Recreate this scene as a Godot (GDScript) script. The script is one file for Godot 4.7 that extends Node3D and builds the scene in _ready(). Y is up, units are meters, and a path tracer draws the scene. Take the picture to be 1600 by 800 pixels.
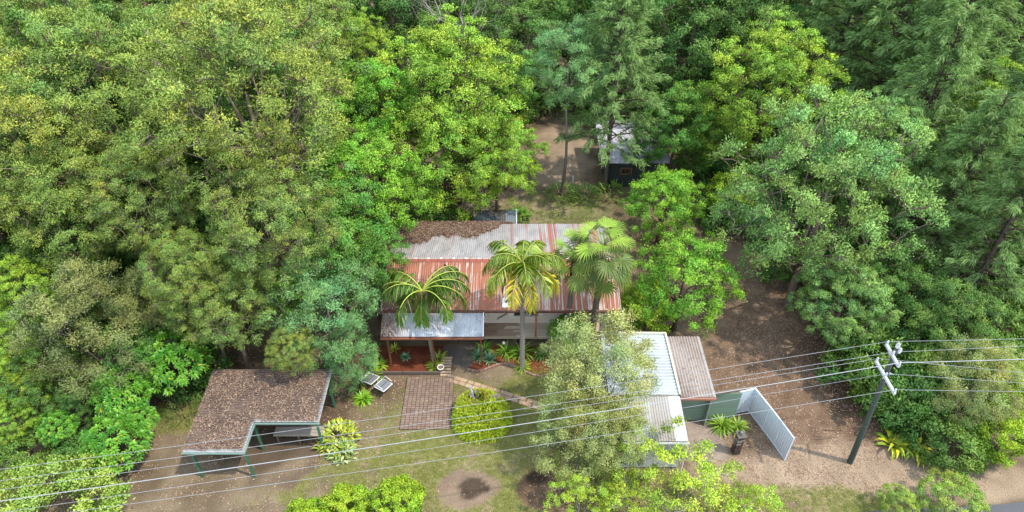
extends Node3D
# A rusty-roofed cottage in a forest clearing, seen from the air. Metres, y up; the front of the house faces +z.

var M := {}
var used := {}
var rng := RandomNumberGenerator.new()
var noise := FastNoiseLite.new()
var fine := FastNoiseLite.new()
var crowns := {}

# ---------------------------------------------------------------- geometry helpers
class MB:
	var v := PackedVector3Array()
	var n := PackedVector3Array()
	var c := PackedColorArray()
	var i := PackedInt32Array()
	func quad(a: Vector3, b: Vector3, d: Vector3, e: Vector3, col: Color) -> void:
		var nn := (d - a).cross(b - a).normalized()
		var k := v.size()
		v.append(a); v.append(b); v.append(d); v.append(e)
		for q in 4:
			n.append(nn); c.append(col)
		i.append_array(PackedInt32Array([k, k + 1, k + 2, k, k + 2, k + 3]))
	func tri(a: Vector3, b: Vector3, d: Vector3, col: Color) -> void:
		var nn := (d - a).cross(b - a).normalized()
		var k := v.size()
		v.append(a); v.append(b); v.append(d)
		for q in 3:
			n.append(nn); c.append(col)
		i.append_array(PackedInt32Array([k, k + 1, k + 2]))
	# a box with chamfered upper edges, turned by basis b about its centre p
	func box(p: Vector3, s: Vector3, col: Color, b := Basis.IDENTITY, ch := 0.0) -> void:
		var h := s * 0.5
		var lo := []
		var hi := []
		var top := []
		for q in [Vector2(-1, -1), Vector2(1, -1), Vector2(1, 1), Vector2(-1, 1)]:
			lo.append(p + b * Vector3(q.x * h.x, -h.y, q.y * h.z))
			hi.append(p + b * Vector3(q.x * h.x, h.y - ch, q.y * h.z))
			top.append(p + b * Vector3(q.x * (h.x - ch), h.y, q.y * (h.z - ch)))
		for k in 4:
			var m := (k + 1) % 4
			quad(lo[k], hi[k], hi[m], lo[m], col)
			if ch > 0.0:
				quad(hi[k], top[k], top[m], hi[m], col)
		quad(top[0], top[3], top[2], top[1], col)
		quad(lo[0], lo[1], lo[2], lo[3], col)
	func bar(a: Vector3, b: Vector3, w: float, h: float, col: Color) -> void:
		var d := b - a
		var z := d.normalized()
		var up := Vector3.UP if absf(z.y) < 0.95 else Vector3.RIGHT
		var x := up.cross(z).normalized()
		var y := z.cross(x)
		box((a + b) * 0.5, Vector3(w, h, d.length()), col, Basis(x, y, z))
	func tube(pts: Array, rad: Array, sides: int, col: Color, col2 = null, cap := true) -> void:
		var k0 := v.size()
		var m := pts.size()
		for q in m:
			var d: Vector3 = (pts[mini(q + 1, m - 1)] - pts[maxi(q - 1, 0)]).normalized()
			var up := Vector3.UP if absf(d.y) < 0.9 else Vector3.RIGHT
			var x := up.cross(d).normalized()
			var y := d.cross(x)
			var cc: Color = col if col2 == null else col.lerp(col2, float(q) / (m - 1))
			for s in sides:
				var a := TAU * s / sides
				var o := x * cos(a) + y * sin(a)
				v.append(pts[q] + o * rad[q]); n.append(o); c.append(cc)
		for q in m - 1:
			for s in sides:
				var a := k0 + q * sides + s
				var b := k0 + q * sides + (s + 1) % sides
				i.append_array(PackedInt32Array([a, a + sides, b, b, a + sides, b + sides]))
		if cap:
			for e in [0, m - 1]:
				var dd: Vector3 = (pts[m - 1] - pts[m - 2]).normalized() if e else (pts[0] - pts[1]).normalized()
				var kk := v.size()
				v.append(pts[e]); n.append(dd); c.append(col)
				for s in sides:
					v.append(v[k0 + e * sides + s]); n.append(dd); c.append(col)
				for s in sides:
					i.append_array(PackedInt32Array([kk, kk + 1 + s, kk + 1 + (s + 1) % sides]))
	func leaf(p: Vector3, d: Vector3, s: Vector3, L: float, W: float, col: Color, bend := 0.15) -> void:
		var nn := s.cross(d).normalized()
		if nn.y < 0.0:
			nn = -nn
		var k := v.size()
		var q := p + d * (L * 0.45)
		v.append(p); v.append(q + s * (W * 0.5)); v.append(p + d * L - Vector3(0, L * bend, 0)); v.append(q - s * (W * 0.5))
		for z in 4:
			n.append(nn); c.append(col)
		i.append_array(PackedInt32Array([k, k + 1, k + 2, k, k + 2, k + 3]))
	func mesh() -> ArrayMesh:
		for t in range(0, i.size(), 3):              # every face turned the way its normals point
			var p := v[i[t]]
			if (v[i[t + 2]] - p).cross(v[i[t + 1]] - p).dot(n[i[t]] + n[i[t + 1]] + n[i[t + 2]]) < 0.0:
				var k := i[t + 1]
				i[t + 1] = i[t + 2]
				i[t + 2] = k
		var a := []
		a.resize(Mesh.ARRAY_MAX)
		a[Mesh.ARRAY_VERTEX] = v
		a[Mesh.ARRAY_NORMAL] = n
		a[Mesh.ARRAY_COLOR] = c
		a[Mesh.ARRAY_INDEX] = i
		var m := ArrayMesh.new()
		m.add_surface_from_arrays(Mesh.PRIMITIVE_TRIANGLES, a)
		return m

func C(r: float, g: float, b: float) -> Color:      # an 8-bit sRGB colour as the linear value that vertex colours take
	return Color(r / 255.0, g / 255.0, b / 255.0).srgb_to_linear()

func jit(col: Color, a := 0.12) -> Color:
	var k := 1.0 + rng.randf_range(-a, a)
	return Color(col.r * k, col.g * k * (1.0 + rng.randf_range(-a, a) * 0.25), col.b * k * (1.0 + rng.randf_range(-a, a) * 0.4))

func numbered(called: String) -> String:
	var k: int = used.get(called, -1) + 1
	used[called] = k
	return called if k == 0 else "%s_%03d" % [called, k]

func tag(o: Node, label: String, category: String, group := "", kind := "") -> void:
	if label:
		o.set_meta("label", label)
	if category:
		o.set_meta("category", category)
	if group:
		o.set_meta("group", group)
	if kind:
		o.set_meta("kind", kind)

func thing(called: String, label: String, category: String, at := Vector3.ZERO, turn := 0.0, group := "") -> Node3D:
	var o := Node3D.new()
	o.name = numbered(called)
	add_child(o)
	o.position = at
	o.rotation.y = turn
	tag(o, label, category, group)
	return o

func put(called: String, m: Mesh, material: Material, parent: Node = null) -> MeshInstance3D:
	var o := MeshInstance3D.new()
	o.mesh = m
	o.material_override = material
	if parent == null:
		o.name = numbered(called)
		add_child(o)
	else:
		o.name = called
		parent.add_child(o, true)
		# repeats of a part take a three-digit number
		var k := 0
		for z in parent.get_children():
			if z != o and (str(z.name) == called or str(z.name).begins_with(called + "_") and str(z.name).substr(called.length() + 1).is_valid_int()):
				k += 1
		if k > 0:
			o.name = "%s_%03d" % [called, k]
	return o

func struct(called: String, m: Mesh, material: Material) -> MeshInstance3D:
	var o := put(called, m, material)
	tag(o, "", "", "", "structure")
	return o

func scatter(called: String, m: Mesh, material: Material, buffer: PackedFloat32Array, parent: Node = null) -> MultiMeshInstance3D:
	var mm := MultiMesh.new()
	mm.transform_format = MultiMesh.TRANSFORM_3D
	mm.use_colors = true
	mm.mesh = m
	mm.instance_count = buffer.size() / 16
	mm.buffer = buffer
	var o := MultiMeshInstance3D.new()
	o.multimesh = mm
	o.material_override = material
	o.name = numbered(called) if parent == null else called
	(self if parent == null else parent).add_child(o, true)
	o.set_meta("kind", "stuff")
	return o

func place(buf: PackedFloat32Array, b: Basis, p: Vector3, col: Color) -> void:
	buf.append_array(PackedFloat32Array([b.x.x, b.y.x, b.z.x, p.x, b.x.y, b.y.y, b.z.y, p.y, b.x.z, b.y.z, b.z.z, p.z, col.r, col.g, col.b, 1.0]))

func material(rough: float, metal := 0.0, grain := 0.0, grain_scale := 1.0, bump := 0.0, spec := 0.35) -> StandardMaterial3D:
	var m := StandardMaterial3D.new()
	m.vertex_color_use_as_albedo = true
	m.roughness = rough
	m.metallic = metal
	m.metallic_specular = spec
	m.cull_mode = BaseMaterial3D.CULL_DISABLED
	if grain > 0.0:
		m.uv1_triplanar = true
		m.uv1_world_triplanar = true
		m.uv1_scale = Vector3.ONE * grain_scale
		var t := NoiseTexture2D.new()
		t.width = 512
		t.height = 512
		t.seamless = true
		var fn := FastNoiseLite.new()
		fn.seed = int(grain_scale * 17.0 + grain * 101.0)
		fn.frequency = 0.03
		fn.fractal_octaves = 5
		fn.fractal_gain = 0.62
		t.noise = fn
		var g := Gradient.new()
		g.set_color(0, Color(1.0 - grain, 1.0 - grain, 1.0 - grain))
		g.set_color(1, Color.WHITE)
		t.color_ramp = g
		m.albedo_texture = t
		if bump > 0.0:
			m.heightmap_enabled = true
			m.heightmap_texture = t
			m.heightmap_scale = bump
	return m

func leafy(rough: float, through: float, spec := 0.4) -> StandardMaterial3D:
	var m := material(rough, 0.0, 0.0, 1.0, 0.0, spec)
	m.backlight_enabled = true
	m.backlight = Color(through, through, through * 0.6).linear_to_srgb()
	return m

# one corrugated sheet: o is its upper corner, ax runs across it, dn down it; paint(u, t) gives the colour
func sheet(mb: MB, o: Vector3, ax: Vector3, dn: Vector3, width: float, length: float, pitch: float, amp: float, paint: Callable, rows := 10, box_rib := false) -> void:
	var up := ax.cross(dn).normalized()
	if up.y < 0.0:
		up = -up
	var per := 4
	var cols := int(round(width / pitch)) * per
	var k0 := mb.v.size()
	for r in rows + 1:
		var t := float(r) / rows
		for k in cols + 1:
			var u := float(k) / cols * width
			var ph := TAU * u / pitch
			var hgt := sin(ph)
			var slope := cos(ph) * TAU / pitch * amp
			if box_rib:
				hgt = [-1.0, -1.0, -1.0, 1.0][k % 4]
				slope = [0.0, 0.0, 0.8, -0.8][k % 4]
			mb.v.append(o + ax * u + dn * (t * length) + up * (hgt * amp))
			mb.n.append((up - ax * slope).normalized())
			mb.c.append(paint.call(u, t))
	for r in rows:
		for k in cols:
			var a := k0 + r * (cols + 1) + k
			mb.i.append_array(PackedInt32Array([a, a + 1, a + cols + 1, a + 1, a + cols + 2, a + cols + 1]))

func gh(x: float, z: float) -> float:                # height of the ground
	return noise.get_noise_2d(x * 9.0, z * 9.0) * 0.05 - 0.02

# ---------------------------------------------------------------- foliage
# r, v: half width and half height of the crown; hc: height of its middle; lobes, lobe: puffs and their size; clumps, clump: leaf clumps on a puff; leaves a clump; L, W: a leaf
var KINDS := {
	"gum": {r = 4.9, v = 4.8, hc = 11.5, lobes = 240, lobe = 0.78, clumps = 10, clump = 0.3, leaves = 27, L = 0.18, W = 0.06, droop = 0.4, a = [104, 130, 57], b = [138, 158, 77], tip = [176, 180, 86], tips = 0.27, low = -0.75, bark = [136, 112, 94], twig = [178, 164, 146], trunk = 0.3, rough = 0.15},
	"lime": {r = 5.1, v = 4.6, hc = 7.5, lobes = 220, lobe = 0.7, clumps = 9, clump = 0.28, leaves = 28, L = 0.17, W = 0.08, droop = 0.05, a = [108, 146, 50], b = [144, 178, 64], tip = [178, 200, 84], tips = 0.35, low = -0.7, bark = [112, 96, 80], twig = [140, 126, 110], trunk = 0.28, rough = 0.18},
	"mid": {r = 4.0, v = 3.8, hc = 7.2, lobes = 140, lobe = 0.7, clumps = 9, clump = 0.3, leaves = 29, L = 0.19, W = 0.08, droop = 0.25, a = [82, 130, 52], b = [108, 156, 68], tip = [148, 180, 100], tips = 0.2, low = -0.8, bark = [104, 86, 72], twig = [120, 100, 84], trunk = 0.22, rough = 0.18},
	"fresh": {r = 4.0, v = 3.8, hc = 7.2, lobes = 140, lobe = 0.66, clumps = 9, clump = 0.3, leaves = 29, L = 0.19, W = 0.08, droop = 0.25, a = [100, 152, 48], b = [130, 178, 62], tip = [162, 202, 86], tips = 0.2, low = -0.8, bark = [104, 86, 72], twig = [120, 100, 84], trunk = 0.22, rough = 0.18},
	"dark": {r = 4.2, v = 5.0, hc = 9.0, lobes = 130, lobe = 0.72, clumps = 8, clump = 0.34, leaves = 30, L = 0.21, W = 0.085, droop = 0.3, a = [74, 110, 50], b = [100, 136, 66], tip = [130, 162, 90], tips = 0.18, low = -0.85, bark = [104, 90, 78], twig = [134, 120, 106], trunk = 0.26, rough = 0.22},
	"big": {r = 5.5, v = 5.4, hc = 7.0, lobes = 250, lobe = 0.78, clumps = 10, clump = 0.3, leaves = 27, L = 0.16, W = 0.08, droop = 0.1, a = [102, 140, 74], b = [132, 168, 94], tip = [150, 186, 104], tips = 0.28, low = -0.9, bark = [132, 112, 98], twig = [160, 146, 134], trunk = 0.32, rough = 0.2},
	"wisp": {r = 2.9, v = 3.0, hc = 3.6, lobes = 130, lobe = 0.5, clumps = 9, clump = 0.3, leaves = 34, L = 0.14, W = 0.038, droop = 0.05, a = [136, 146, 84], b = [162, 170, 104], tip = [188, 192, 128], tips = 0.25, low = -0.9, bark = [140, 128, 112], twig = [170, 160, 144], trunk = 0.14, rough = 0.16},
	"haze": {r = 2.9, v = 3.0, hc = 3.6, lobes = 130, lobe = 0.5, clumps = 9, clump = 0.3, leaves = 34, L = 0.14, W = 0.038, droop = 0.05, a = [104, 116, 64], b = [128, 138, 82], tip = [150, 156, 100], tips = 0.25, low = -0.9, bark = [140, 128, 112], twig = [170, 160, 144], trunk = 0.14, rough = 0.16},
	"sparse": {r = 3.0, v = 2.0, hc = 3.0, lobes = 64, lobe = 0.46, clumps = 8, clump = 0.2, leaves = 30, L = 0.12, W = 0.055, droop = 0.05, a = [138, 164, 54], b = [170, 192, 68], tip = [198, 212, 88], tips = 0.3, low = -0.6, bark = [178, 170, 158], twig = [190, 184, 172], trunk = 0.1, rough = 0.2},
	"wattle": {r = 2.7, v = 3.1, hc = 4.4, lobes = 84, lobe = 0.5, clumps = 9, clump = 0.3, leaves = 34, L = 0.16, W = 0.04, droop = 0.3, a = [90, 134, 82], b = [116, 158, 98], tip = [142, 178, 114], tips = 0.22, low = -0.9, bark = [128, 116, 104], twig = [180, 172, 158], trunk = 0.15, rough = 0.16},
	"vari": {r = 2.3, v = 1.6, hc = 1.9, lobes = 90, lobe = 0.42, clumps = 10, clump = 0.2, leaves = 32, L = 0.1, W = 0.055, droop = 0.0, a = [110, 144, 58], b = [148, 176, 82], tip = [184, 200, 112], tips = 0.25, low = -0.75, bark = [136, 116, 96], twig = [150, 130, 112], trunk = 0.08, rough = 0.1},
	"shrub": {r = 1.35, v = 1.05, hc = 1.2, lobes = 70, lobe = 0.3, clumps = 10, clump = 0.15, leaves = 28, L = 0.11, W = 0.055, droop = 0.0, a = [112, 148, 44], b = [152, 184, 54], tip = [190, 208, 76], tips = 0.35, low = -0.8, bark = [116, 98, 80], twig = [124, 106, 88], trunk = 0.06, rough = 0.12},
	"under": {r = 2.1, v = 1.4, hc = 1.6, lobes = 44, lobe = 0.5, clumps = 9, clump = 0.26, leaves = 26, L = 0.2, W = 0.085, droop = 0.2, a = [72, 108, 48], b = [98, 134, 62], tip = [128, 160, 82], tips = 0.18, low = -0.8, bark = [98, 82, 68], twig = [112, 96, 82], trunk = 0.06, rough = 0.2},
}

func fib(k: int, n: int, low: float) -> Vector3:
	var y := low + (1.0 - low) * (k + 0.5) / n
	var s := sqrt(maxf(0.0, 1.0 - y * y))
	var a := k * 2.399963
	return Vector3(cos(a) * s, y, sin(a) * s)

func rdir() -> Vector3:
	return Vector3(rng.randfn(), rng.randfn(), rng.randfn()).normalized()

# a crown as leaf clumps on puffs round an uneven dome, and the branches that carry them; [crown mesh, branch mesh, trunk mesh], crown centred on the origin
func grow(kind: String, seed_: int) -> Array:
	rng.seed = hash(kind) + seed_ * 7919
	if kind == "pine":
		return grow_pine()
	if kind == "dead":
		return grow_dead()
	if kind == "umb":
		return grow_umbrella()
	var P: Dictionary = KINDS[kind]
	var ca := C(P.a[0], P.a[1], P.a[2])
	var cb := C(P.b[0], P.b[1], P.b[2])
	var ct := C(P.tip[0], P.tip[1], P.tip[2])
	var bark := C(P.bark[0], P.bark[1], P.bark[2])
	var twig := C(P.twig[0], P.twig[1], P.twig[2])
	var total: int = P.lobes * P.clumps * P.leaves
	var v := PackedVector3Array()
	var n := PackedVector3Array()
	var c := PackedColorArray()
	var ix := PackedInt32Array()
	v.resize(total * 4); n.resize(total * 4); c.resize(total * 4); ix.resize(total * 6)
	var wood := MB.new()
	var k := 0
	var rough: float = P.rough
	# each variant of a kind has a leaf colour of its own
	var hue: Color = [Color(1.06, 1.03, 0.95), Color(0.97, 1.02, 0.95), Color(0.93, 0.97, 1.0)][seed_ % 3]
	wood.tube([Vector3(0, -P.v * 1.15, 0), Vector3(0, -P.v * 0.5, 0), Vector3(0, -P.v * 0.1, 0), Vector3(0, P.v * 0.15, 0)], [P.trunk * 0.6, P.trunk * 0.5, P.trunk * 0.3, P.trunk * 0.1], 6, bark, twig, false)
	var spots := [Vector3(0, -P.v * 0.5, 0)]
	var sh := Vector3(rng.randf() * 90.0, rng.randf() * 90.0, rng.randf() * 90.0)
	for l in P.lobes:
		var dir := fib(l, P.lobes, P.low)
		if l % 9 == 7:                               # a few more puffs close the top
			dir = Vector3(rng.randfn() * 0.35, 1.0, rng.randfn() * 0.35).normalized()
		dir = (dir + rdir() * 0.16).normalized()
		var bulge := 1.0 + 2.2 * rough * noise.get_noise_3dv((dir + sh) * 130.0) + rng.randf_range(-rough, rough)
		var inner := 0.92 if l % 4 else 0.62
		var lp: Vector3 = Vector3(dir.x * P.r, dir.y * P.v, dir.z * P.r) * (inner * bulge)
		var lr: float = P.lobe * rng.randf_range(0.65, 1.3)
		var tone := rng.randf_range(0.84, 1.16)
		var warm := rng.randf_range(-0.05, 0.05) + 0.3 * noise.get_noise_3dv((lp + sh) * 22.0)
		tone *= 1.0 + 0.35 * noise.get_noise_3dv((lp - sh) * 26.0)
		var young: float = P.tips * (1.7 if rng.randf() < 0.4 else 0.45) * (0.35 + 0.9 * clampf(dir.y + 0.25, 0.0, 1.0))
		# a limb from the trunk's upper part out to this puff
		if l % 9 == 0 and dir.y < 0.7:
			var a := Vector3(rng.randf_range(-0.2, 0.2), -P.v * rng.randf_range(0.6, 1.0), rng.randf_range(-0.2, 0.2))
			a.x = 0.0
			a.z = 0.0
			var mid := Vector3(lp.x * 0.55, lerpf(a.y, lp.y, 0.35), lp.z * 0.55) + rdir() * 0.35
			wood.tube([a, a.lerp(mid, 0.35) + rdir() * 0.2, a.lerp(mid, 0.7) + rdir() * 0.25, mid, mid.lerp(lp, 0.35) + rdir() * 0.25, mid.lerp(lp, 0.7) + rdir() * 0.25, lp], [P.trunk * 0.4, P.trunk * 0.34, P.trunk * 0.28, P.trunk * 0.22, P.trunk * 0.17, P.trunk * 0.12, P.trunk * 0.07], 5, bark, twig, false)
		else:                                        # a thin bough from the puff beside it
			var a2: Vector3 = spots[0]
			for z in spots:
				if z.distance_squared_to(lp) < a2.distance_squared_to(lp):
					a2 = z
			var m2 := a2.lerp(lp, 0.5) * 0.9 + rdir() * 0.12
			wood.tube([a2, a2.lerp(m2, 0.5) + rdir() * 0.15, m2, m2.lerp(lp, 0.5) + rdir() * 0.2, lp], [P.trunk * 0.18, P.trunk * 0.14, P.trunk * 0.11, P.trunk * 0.09, P.trunk * 0.06], 4, bark, twig, false)
		spots.append(lp)
		for m in P.clumps:
			var cd := (rdir() * 0.9 + dir * 0.75 + Vector3(0, 0.75, 0)).normalized()
			var cp: Vector3 = lp + Vector3(cd.x, cd.y * 0.8, cd.z) * (lr * rng.randf_range(0.55, 1.05))
			var cr: float = P.clump * rng.randf_range(0.7, 1.25)
			var ctone := tone * rng.randf_range(0.84, 1.16)
			var cyoung := 0.85 if rng.randf() < young else young * 0.3
			if m % 4 == 0:
				wood.tube([lp, lp.lerp(cp, 0.5) + rdir() * 0.08, cp], [P.trunk * 0.08, P.trunk * 0.055, P.trunk * 0.03], 3, twig, null, false)
			if m == 0 and l % 3 == 0 and P.twig[0] > 140:      # bare pale twigs poking out
				for q in 3:
					var e: Vector3 = cp + (cd + rdir() * 0.5).normalized() * (P.clump * rng.randf_range(1.4, 2.6))
					wood.tube([lp, lp.lerp(e, 0.6) + rdir() * 0.1, e], [P.trunk * 0.08, P.trunk * 0.05, P.trunk * 0.015], 3, twig, null, false)
			for q in P.leaves:
				var off := Vector3(rng.randfn(), rng.randfn() * 0.7, rng.randfn()) * (cr * 0.55)
				var p := cp + off
				var d := (rdir() + cd * 0.7 - Vector3(0, P.droop, 0)).normalized()
				var s := d.cross(rdir() + cd * 0.2).normalized()
				var L: float = P.L * rng.randf_range(0.55, 1.4)
				var hw: float = P.W * rng.randf_range(0.4, 0.6)
				var nn := s.cross(d)
				if nn.dot(cd) < 0.0:
					nn = -nn
				nn = (nn * 0.5 + cd * 0.75 + off.normalized() * 0.35).normalized()
				var mid := p + d * (L * 0.45)
				var tt := rng.randf()
				var col := ca.lerp(cb, tt)
				if rng.randf() < cyoung and off.dot(cd) > -0.04:
					col = col.lerp(ct, rng.randf_range(0.3, 0.85))
				var g := ctone * rng.randf_range(0.85, 1.15)
				col = Color(col.r * g * (1.0 + warm) * hue.r, col.g * g * hue.g, col.b * g * (1.0 - warm) * hue.b)
				var o4 := k * 4
				v[o4] = p; v[o4 + 1] = mid + s * hw; v[o4 + 2] = p + d * L; v[o4 + 3] = mid - s * hw
				n[o4] = nn; n[o4 + 1] = nn; n[o4 + 2] = nn; n[o4 + 3] = nn
				c[o4] = col; c[o4 + 1] = col; c[o4 + 2] = col; c[o4 + 3] = col
				var o6 := k * 6
				ix[o6] = o4; ix[o6 + 1] = o4 + 1; ix[o6 + 2] = o4 + 2; ix[o6 + 3] = o4; ix[o6 + 4] = o4 + 2; ix[o6 + 5] = o4 + 3
				k += 1
	var mb := MB.new()
	mb.v = v; mb.n = n; mb.c = c; mb.i = ix
	return [mb.mesh(), wood.mesh(), trunk_mesh(P.hc, P.hc - P.v * 0.35, P.trunk, bark, twig, kind in ["wisp", "haze", "sparse", "gum", "wattle"]), P.hc, P.r]

func trunk_mesh(hc: float, top: float, r: float, bark: Color, upper: Color, bent: bool) -> ArrayMesh:
	var t := MB.new()
	var pts := []
	var rad := []
	for q in 7:
		var f := q / 6.0
		var sway := 0.25 if bent else 0.1
		pts.append(Vector3(sin(f * 3.0) * sway * (1.0 - f), top * f - 0.15, cos(f * 4.0) * sway * (1.0 - f) - sway * (1.0 - f)))
		rad.append(r * (1.0 - 0.55 * f) * (1.35 if q == 0 else 1.0))
	t.tube(pts, rad, 9, bark, upper)
	for q in 5:                                      # root flare
		var a := q * TAU / 5.0 + 0.4
		t.tube([Vector3(0, r * 1.2, 0), Vector3(cos(a) * r * 1.5, r * 0.2, sin(a) * r * 1.5), Vector3(cos(a) * r * 2.6, -0.1, sin(a) * r * 2.6)], [r * 0.5, r * 0.35, r * 0.12], 5, bark, null, false)
	return t.mesh()

func grow_pine() -> Array:
	var mb := MB.new()
	var wood := MB.new()
	var r := 3.6
	var v := 8.0
	var bark := C(104, 92, 82)
	var ca := C(100, 134, 72)
	var cb := C(138, 168, 100)
	wood.tube([Vector3(0, -v * 0.8, 0), Vector3(0, 0, 0), Vector3(0, v, 0)], [0.16, 0.12, 0.03], 7, bark, null, false)
	for k in 96:
		var f := (k + rng.randf()) / 96.0
		var y := -v * 0.75 + f * v * 1.75
		var len := r * (1.08 - pow(f, 1.5)) * rng.randf_range(0.7, 1.15) + 0.35
		var a := k * 2.39996 + rng.randf_range(-0.3, 0.3)
		var out := Vector3(cos(a), 0.0, sin(a))
		var rise := rng.randf_range(0.05, 0.5)
		var p0 := Vector3(0, y, 0)
		var p1 := p0 + out * len * 0.5 + Vector3(0, rise * len * 0.5, 0)
		var p2 := p0 + out * len + Vector3(0, rise * len * 0.55 - 0.1 * len, 0)
		wood.tube([p0, p1, p2], [0.07, 0.045, 0.015], 4, bark, null, false)
		var tone := rng.randf_range(0.78, 1.2)
		for s in 5:
			var t := 0.3 + 0.7 * (s + rng.randf()) / 5.0
			var q := p0.lerp(p1, t * 2.0) if t < 0.5 else p1.lerp(p2, t * 2.0 - 1.0)
			q += rdir() * 0.25
			var axis := (out + rdir() * 0.55 + Vector3(0, 0.25, 0)).normalized()
			var st := tone * rng.randf_range(0.85, 1.15)
			for m in 64:
				var along := rng.randf()
				var d := (axis * 1.0 + rdir() * 0.75 - Vector3(0, 0.3, 0)).normalized()
				var side := d.cross(rdir()).normalized()
				var col := ca.lerp(cb, rng.randf())
				var g := st * rng.randf_range(0.85, 1.15)
				var base := mb.v.size()
				mb.leaf(q + axis * (along * 0.75) + rdir() * 0.16, d, side, rng.randf_range(0.28, 0.5), 0.045, Color(col.r * g, col.g * g, col.b * g))
				var nn := (mb.n[base] * 0.7 + axis * 0.3 + Vector3(0, 0.4, 0)).normalized()
				for z in 4:
					mb.n[base + z] = nn
	var t2 := MB.new()
	t2.tube([Vector3(0, -0.1, 0), Vector3(0.05, 4, 0), Vector3(0, 9, 0.05), Vector3(0, 14, 0), Vector3(0, 18.4, 0)], [0.22, 0.17, 0.13, 0.08, 0.03], 9, C(112, 102, 92), C(124, 112, 102))
	return [mb.mesh(), wood.mesh(), t2.mesh(), 10.5, r]

func twig_tree(wood: MB, p: Vector3, d: Vector3, len: float, r: float, depth: int, col: Color) -> void:
	var q := p + d * len * 0.5 + rdir() * len * 0.1
	var e := p + d * len + rdir() * len * 0.12
	wood.tube([p, q, e], [r, r * 0.8, r * 0.6], 5 if depth > 2 else 3, col, null, false)
	if depth <= 0:
		return
	for k in (3 if depth > 1 else 2):
		twig_tree(wood, e if k < 2 else q, (d + rdir() * 0.75 + Vector3(0, 0.1, 0)).normalized(), len * rng.randf_range(0.55, 0.85), r * 0.58, depth - 1, col)

func grow_dead() -> Array:
	var wood := MB.new()
	wood.tube([Vector3(0, -2.4, 0), Vector3(0, -0.4, 0)], [0.12, 0.09], 6, C(176, 170, 158), null, false)
	for k in 5:
		var d := Vector3(cos(k * 1.3), 0.7, sin(k * 1.3)).normalized()
		twig_tree(wood, Vector3(0, -2.0 + k * 0.3, 0), d, 2.0, 0.09, 4, C(186, 180, 168))
	var t := MB.new()
	t.tube([Vector3(0, -0.1, 0), Vector3(0.1, 2, 0), Vector3(0, 4.6, 0.1)], [0.2, 0.15, 0.09], 7, C(150, 142, 130), C(176, 170, 158))
	return [null, wood.mesh(), t.mesh(), 5.5, 2.6]

func grow_umbrella() -> Array:
	var mb := MB.new()
	var wood := MB.new()
	var bark := C(150, 138, 122)
	for k in 120:
		var dir := (fib(k, 120, -0.5) + rdir() * 0.12).normalized()
		var p := Vector3(dir.x * 1.6, dir.y * 1.5, dir.z * 1.6) * rng.randf_range(0.78, 1.05)
		wood.tube([Vector3(0, -1.3, 0), p * 0.55 + Vector3(0, -0.2, 0), p], [0.05, 0.03, 0.012], 4, bark, C(120, 140, 70), false)
		var up := (dir * 0.7 + Vector3(0, 0.8, 0)).normalized()
		var x := up.cross(Vector3(0.3, 0.1, 1)).normalized()
		var z := x.cross(up)
		var base := C(70, 134, 42).lerp(C(124, 178, 60), rng.randf())
		for ring in 3:
			var num := 9 - ring * 2
			for m in num:
				var a := TAU * m / num + rng.randf_range(-0.1, 0.1) + ring * 0.35
				var d := (x * cos(a) + z * sin(a) + up * (0.1 + ring * 0.4)).normalized()
				var s := d.cross(up).normalized()
				mb.leaf(p + d * 0.05 + up * (ring * 0.04), d, s, rng.randf_range(0.18, 0.29), 0.085, jit(base, 0.2) if rng.randf() > 0.012 else C(210, 190, 60), 0.35)
	var t := MB.new()
	for k in 4:
		var a := k * 1.57 + 0.3
		t.tube([Vector3(cos(a) * 0.12, -0.1, sin(a) * 0.12), Vector3(cos(a) * 0.25, 0.8, sin(a) * 0.25), Vector3(cos(a) * 0.4, 2.0, sin(a) * 0.4)], [0.055, 0.045, 0.03], 6, bark, null)
	return [mb.mesh(), wood.mesh(), t.mesh(), 2.6, 1.7]

const NAMES := {"gum": "gum_tree", "lime": "lime_green_tree", "mid": "leafy_tree", "fresh": "leafy_tree", "dark": "forest_tree", "big": "domed_tree", "pine": "she_oak", "wisp": "tea_tree", "haze": "tea_tree", "sparse": "sparse_tree", "umb": "umbrella_tree", "wattle": "wattle_tree", "vari": "garden_shrub", "shrub": "round_shrub", "under": "undergrowth_bush", "dead": "dead_tree"}

# row: kind, variant, x, z, width scale, height scale
func tree(row: Array, label: String, group := "") -> Node3D:
	var kind: String = row[0]
	var key := "%s%d" % [kind, row[1]]
	if not crowns.has(key):
		crowns[key] = grow(kind, row[1])
	var g: Array = crowns[key]
	var h := hash("%s %.2f %.2f" % [key, row[2], row[3]])
	var category := "shrub" if kind in ["vari", "shrub", "under"] else "tree"
	var o := thing(NAMES[kind], label, category, Vector3(row[2], gh(row[2], row[3]), row[3]), (h % 628) / 100.0, group)
	var s: float = row[4]
	put("trunk", g[2], M.bark, o).scale = Vector3(minf(s, 1.1), row[5], minf(s, 1.1))
	var sy: float = s * (0.92 + 0.16 * ((h >> 10) % 100) / 100.0)
	if kind == "pine":
		sy = row[5]
	var br := put("branches", g[1], M.bark, o)
	br.position.y = g[3] * row[5]
	br.scale = Vector3(s, sy, s)
	if g[0] != null:
		var cr := put("crown", g[0], M.gloss_leaf if kind == "umb" else M.leaf, o)
		cr.position.y = g[3] * row[5]
		cr.scale = Vector3(s, sy, s)
	return o

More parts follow.
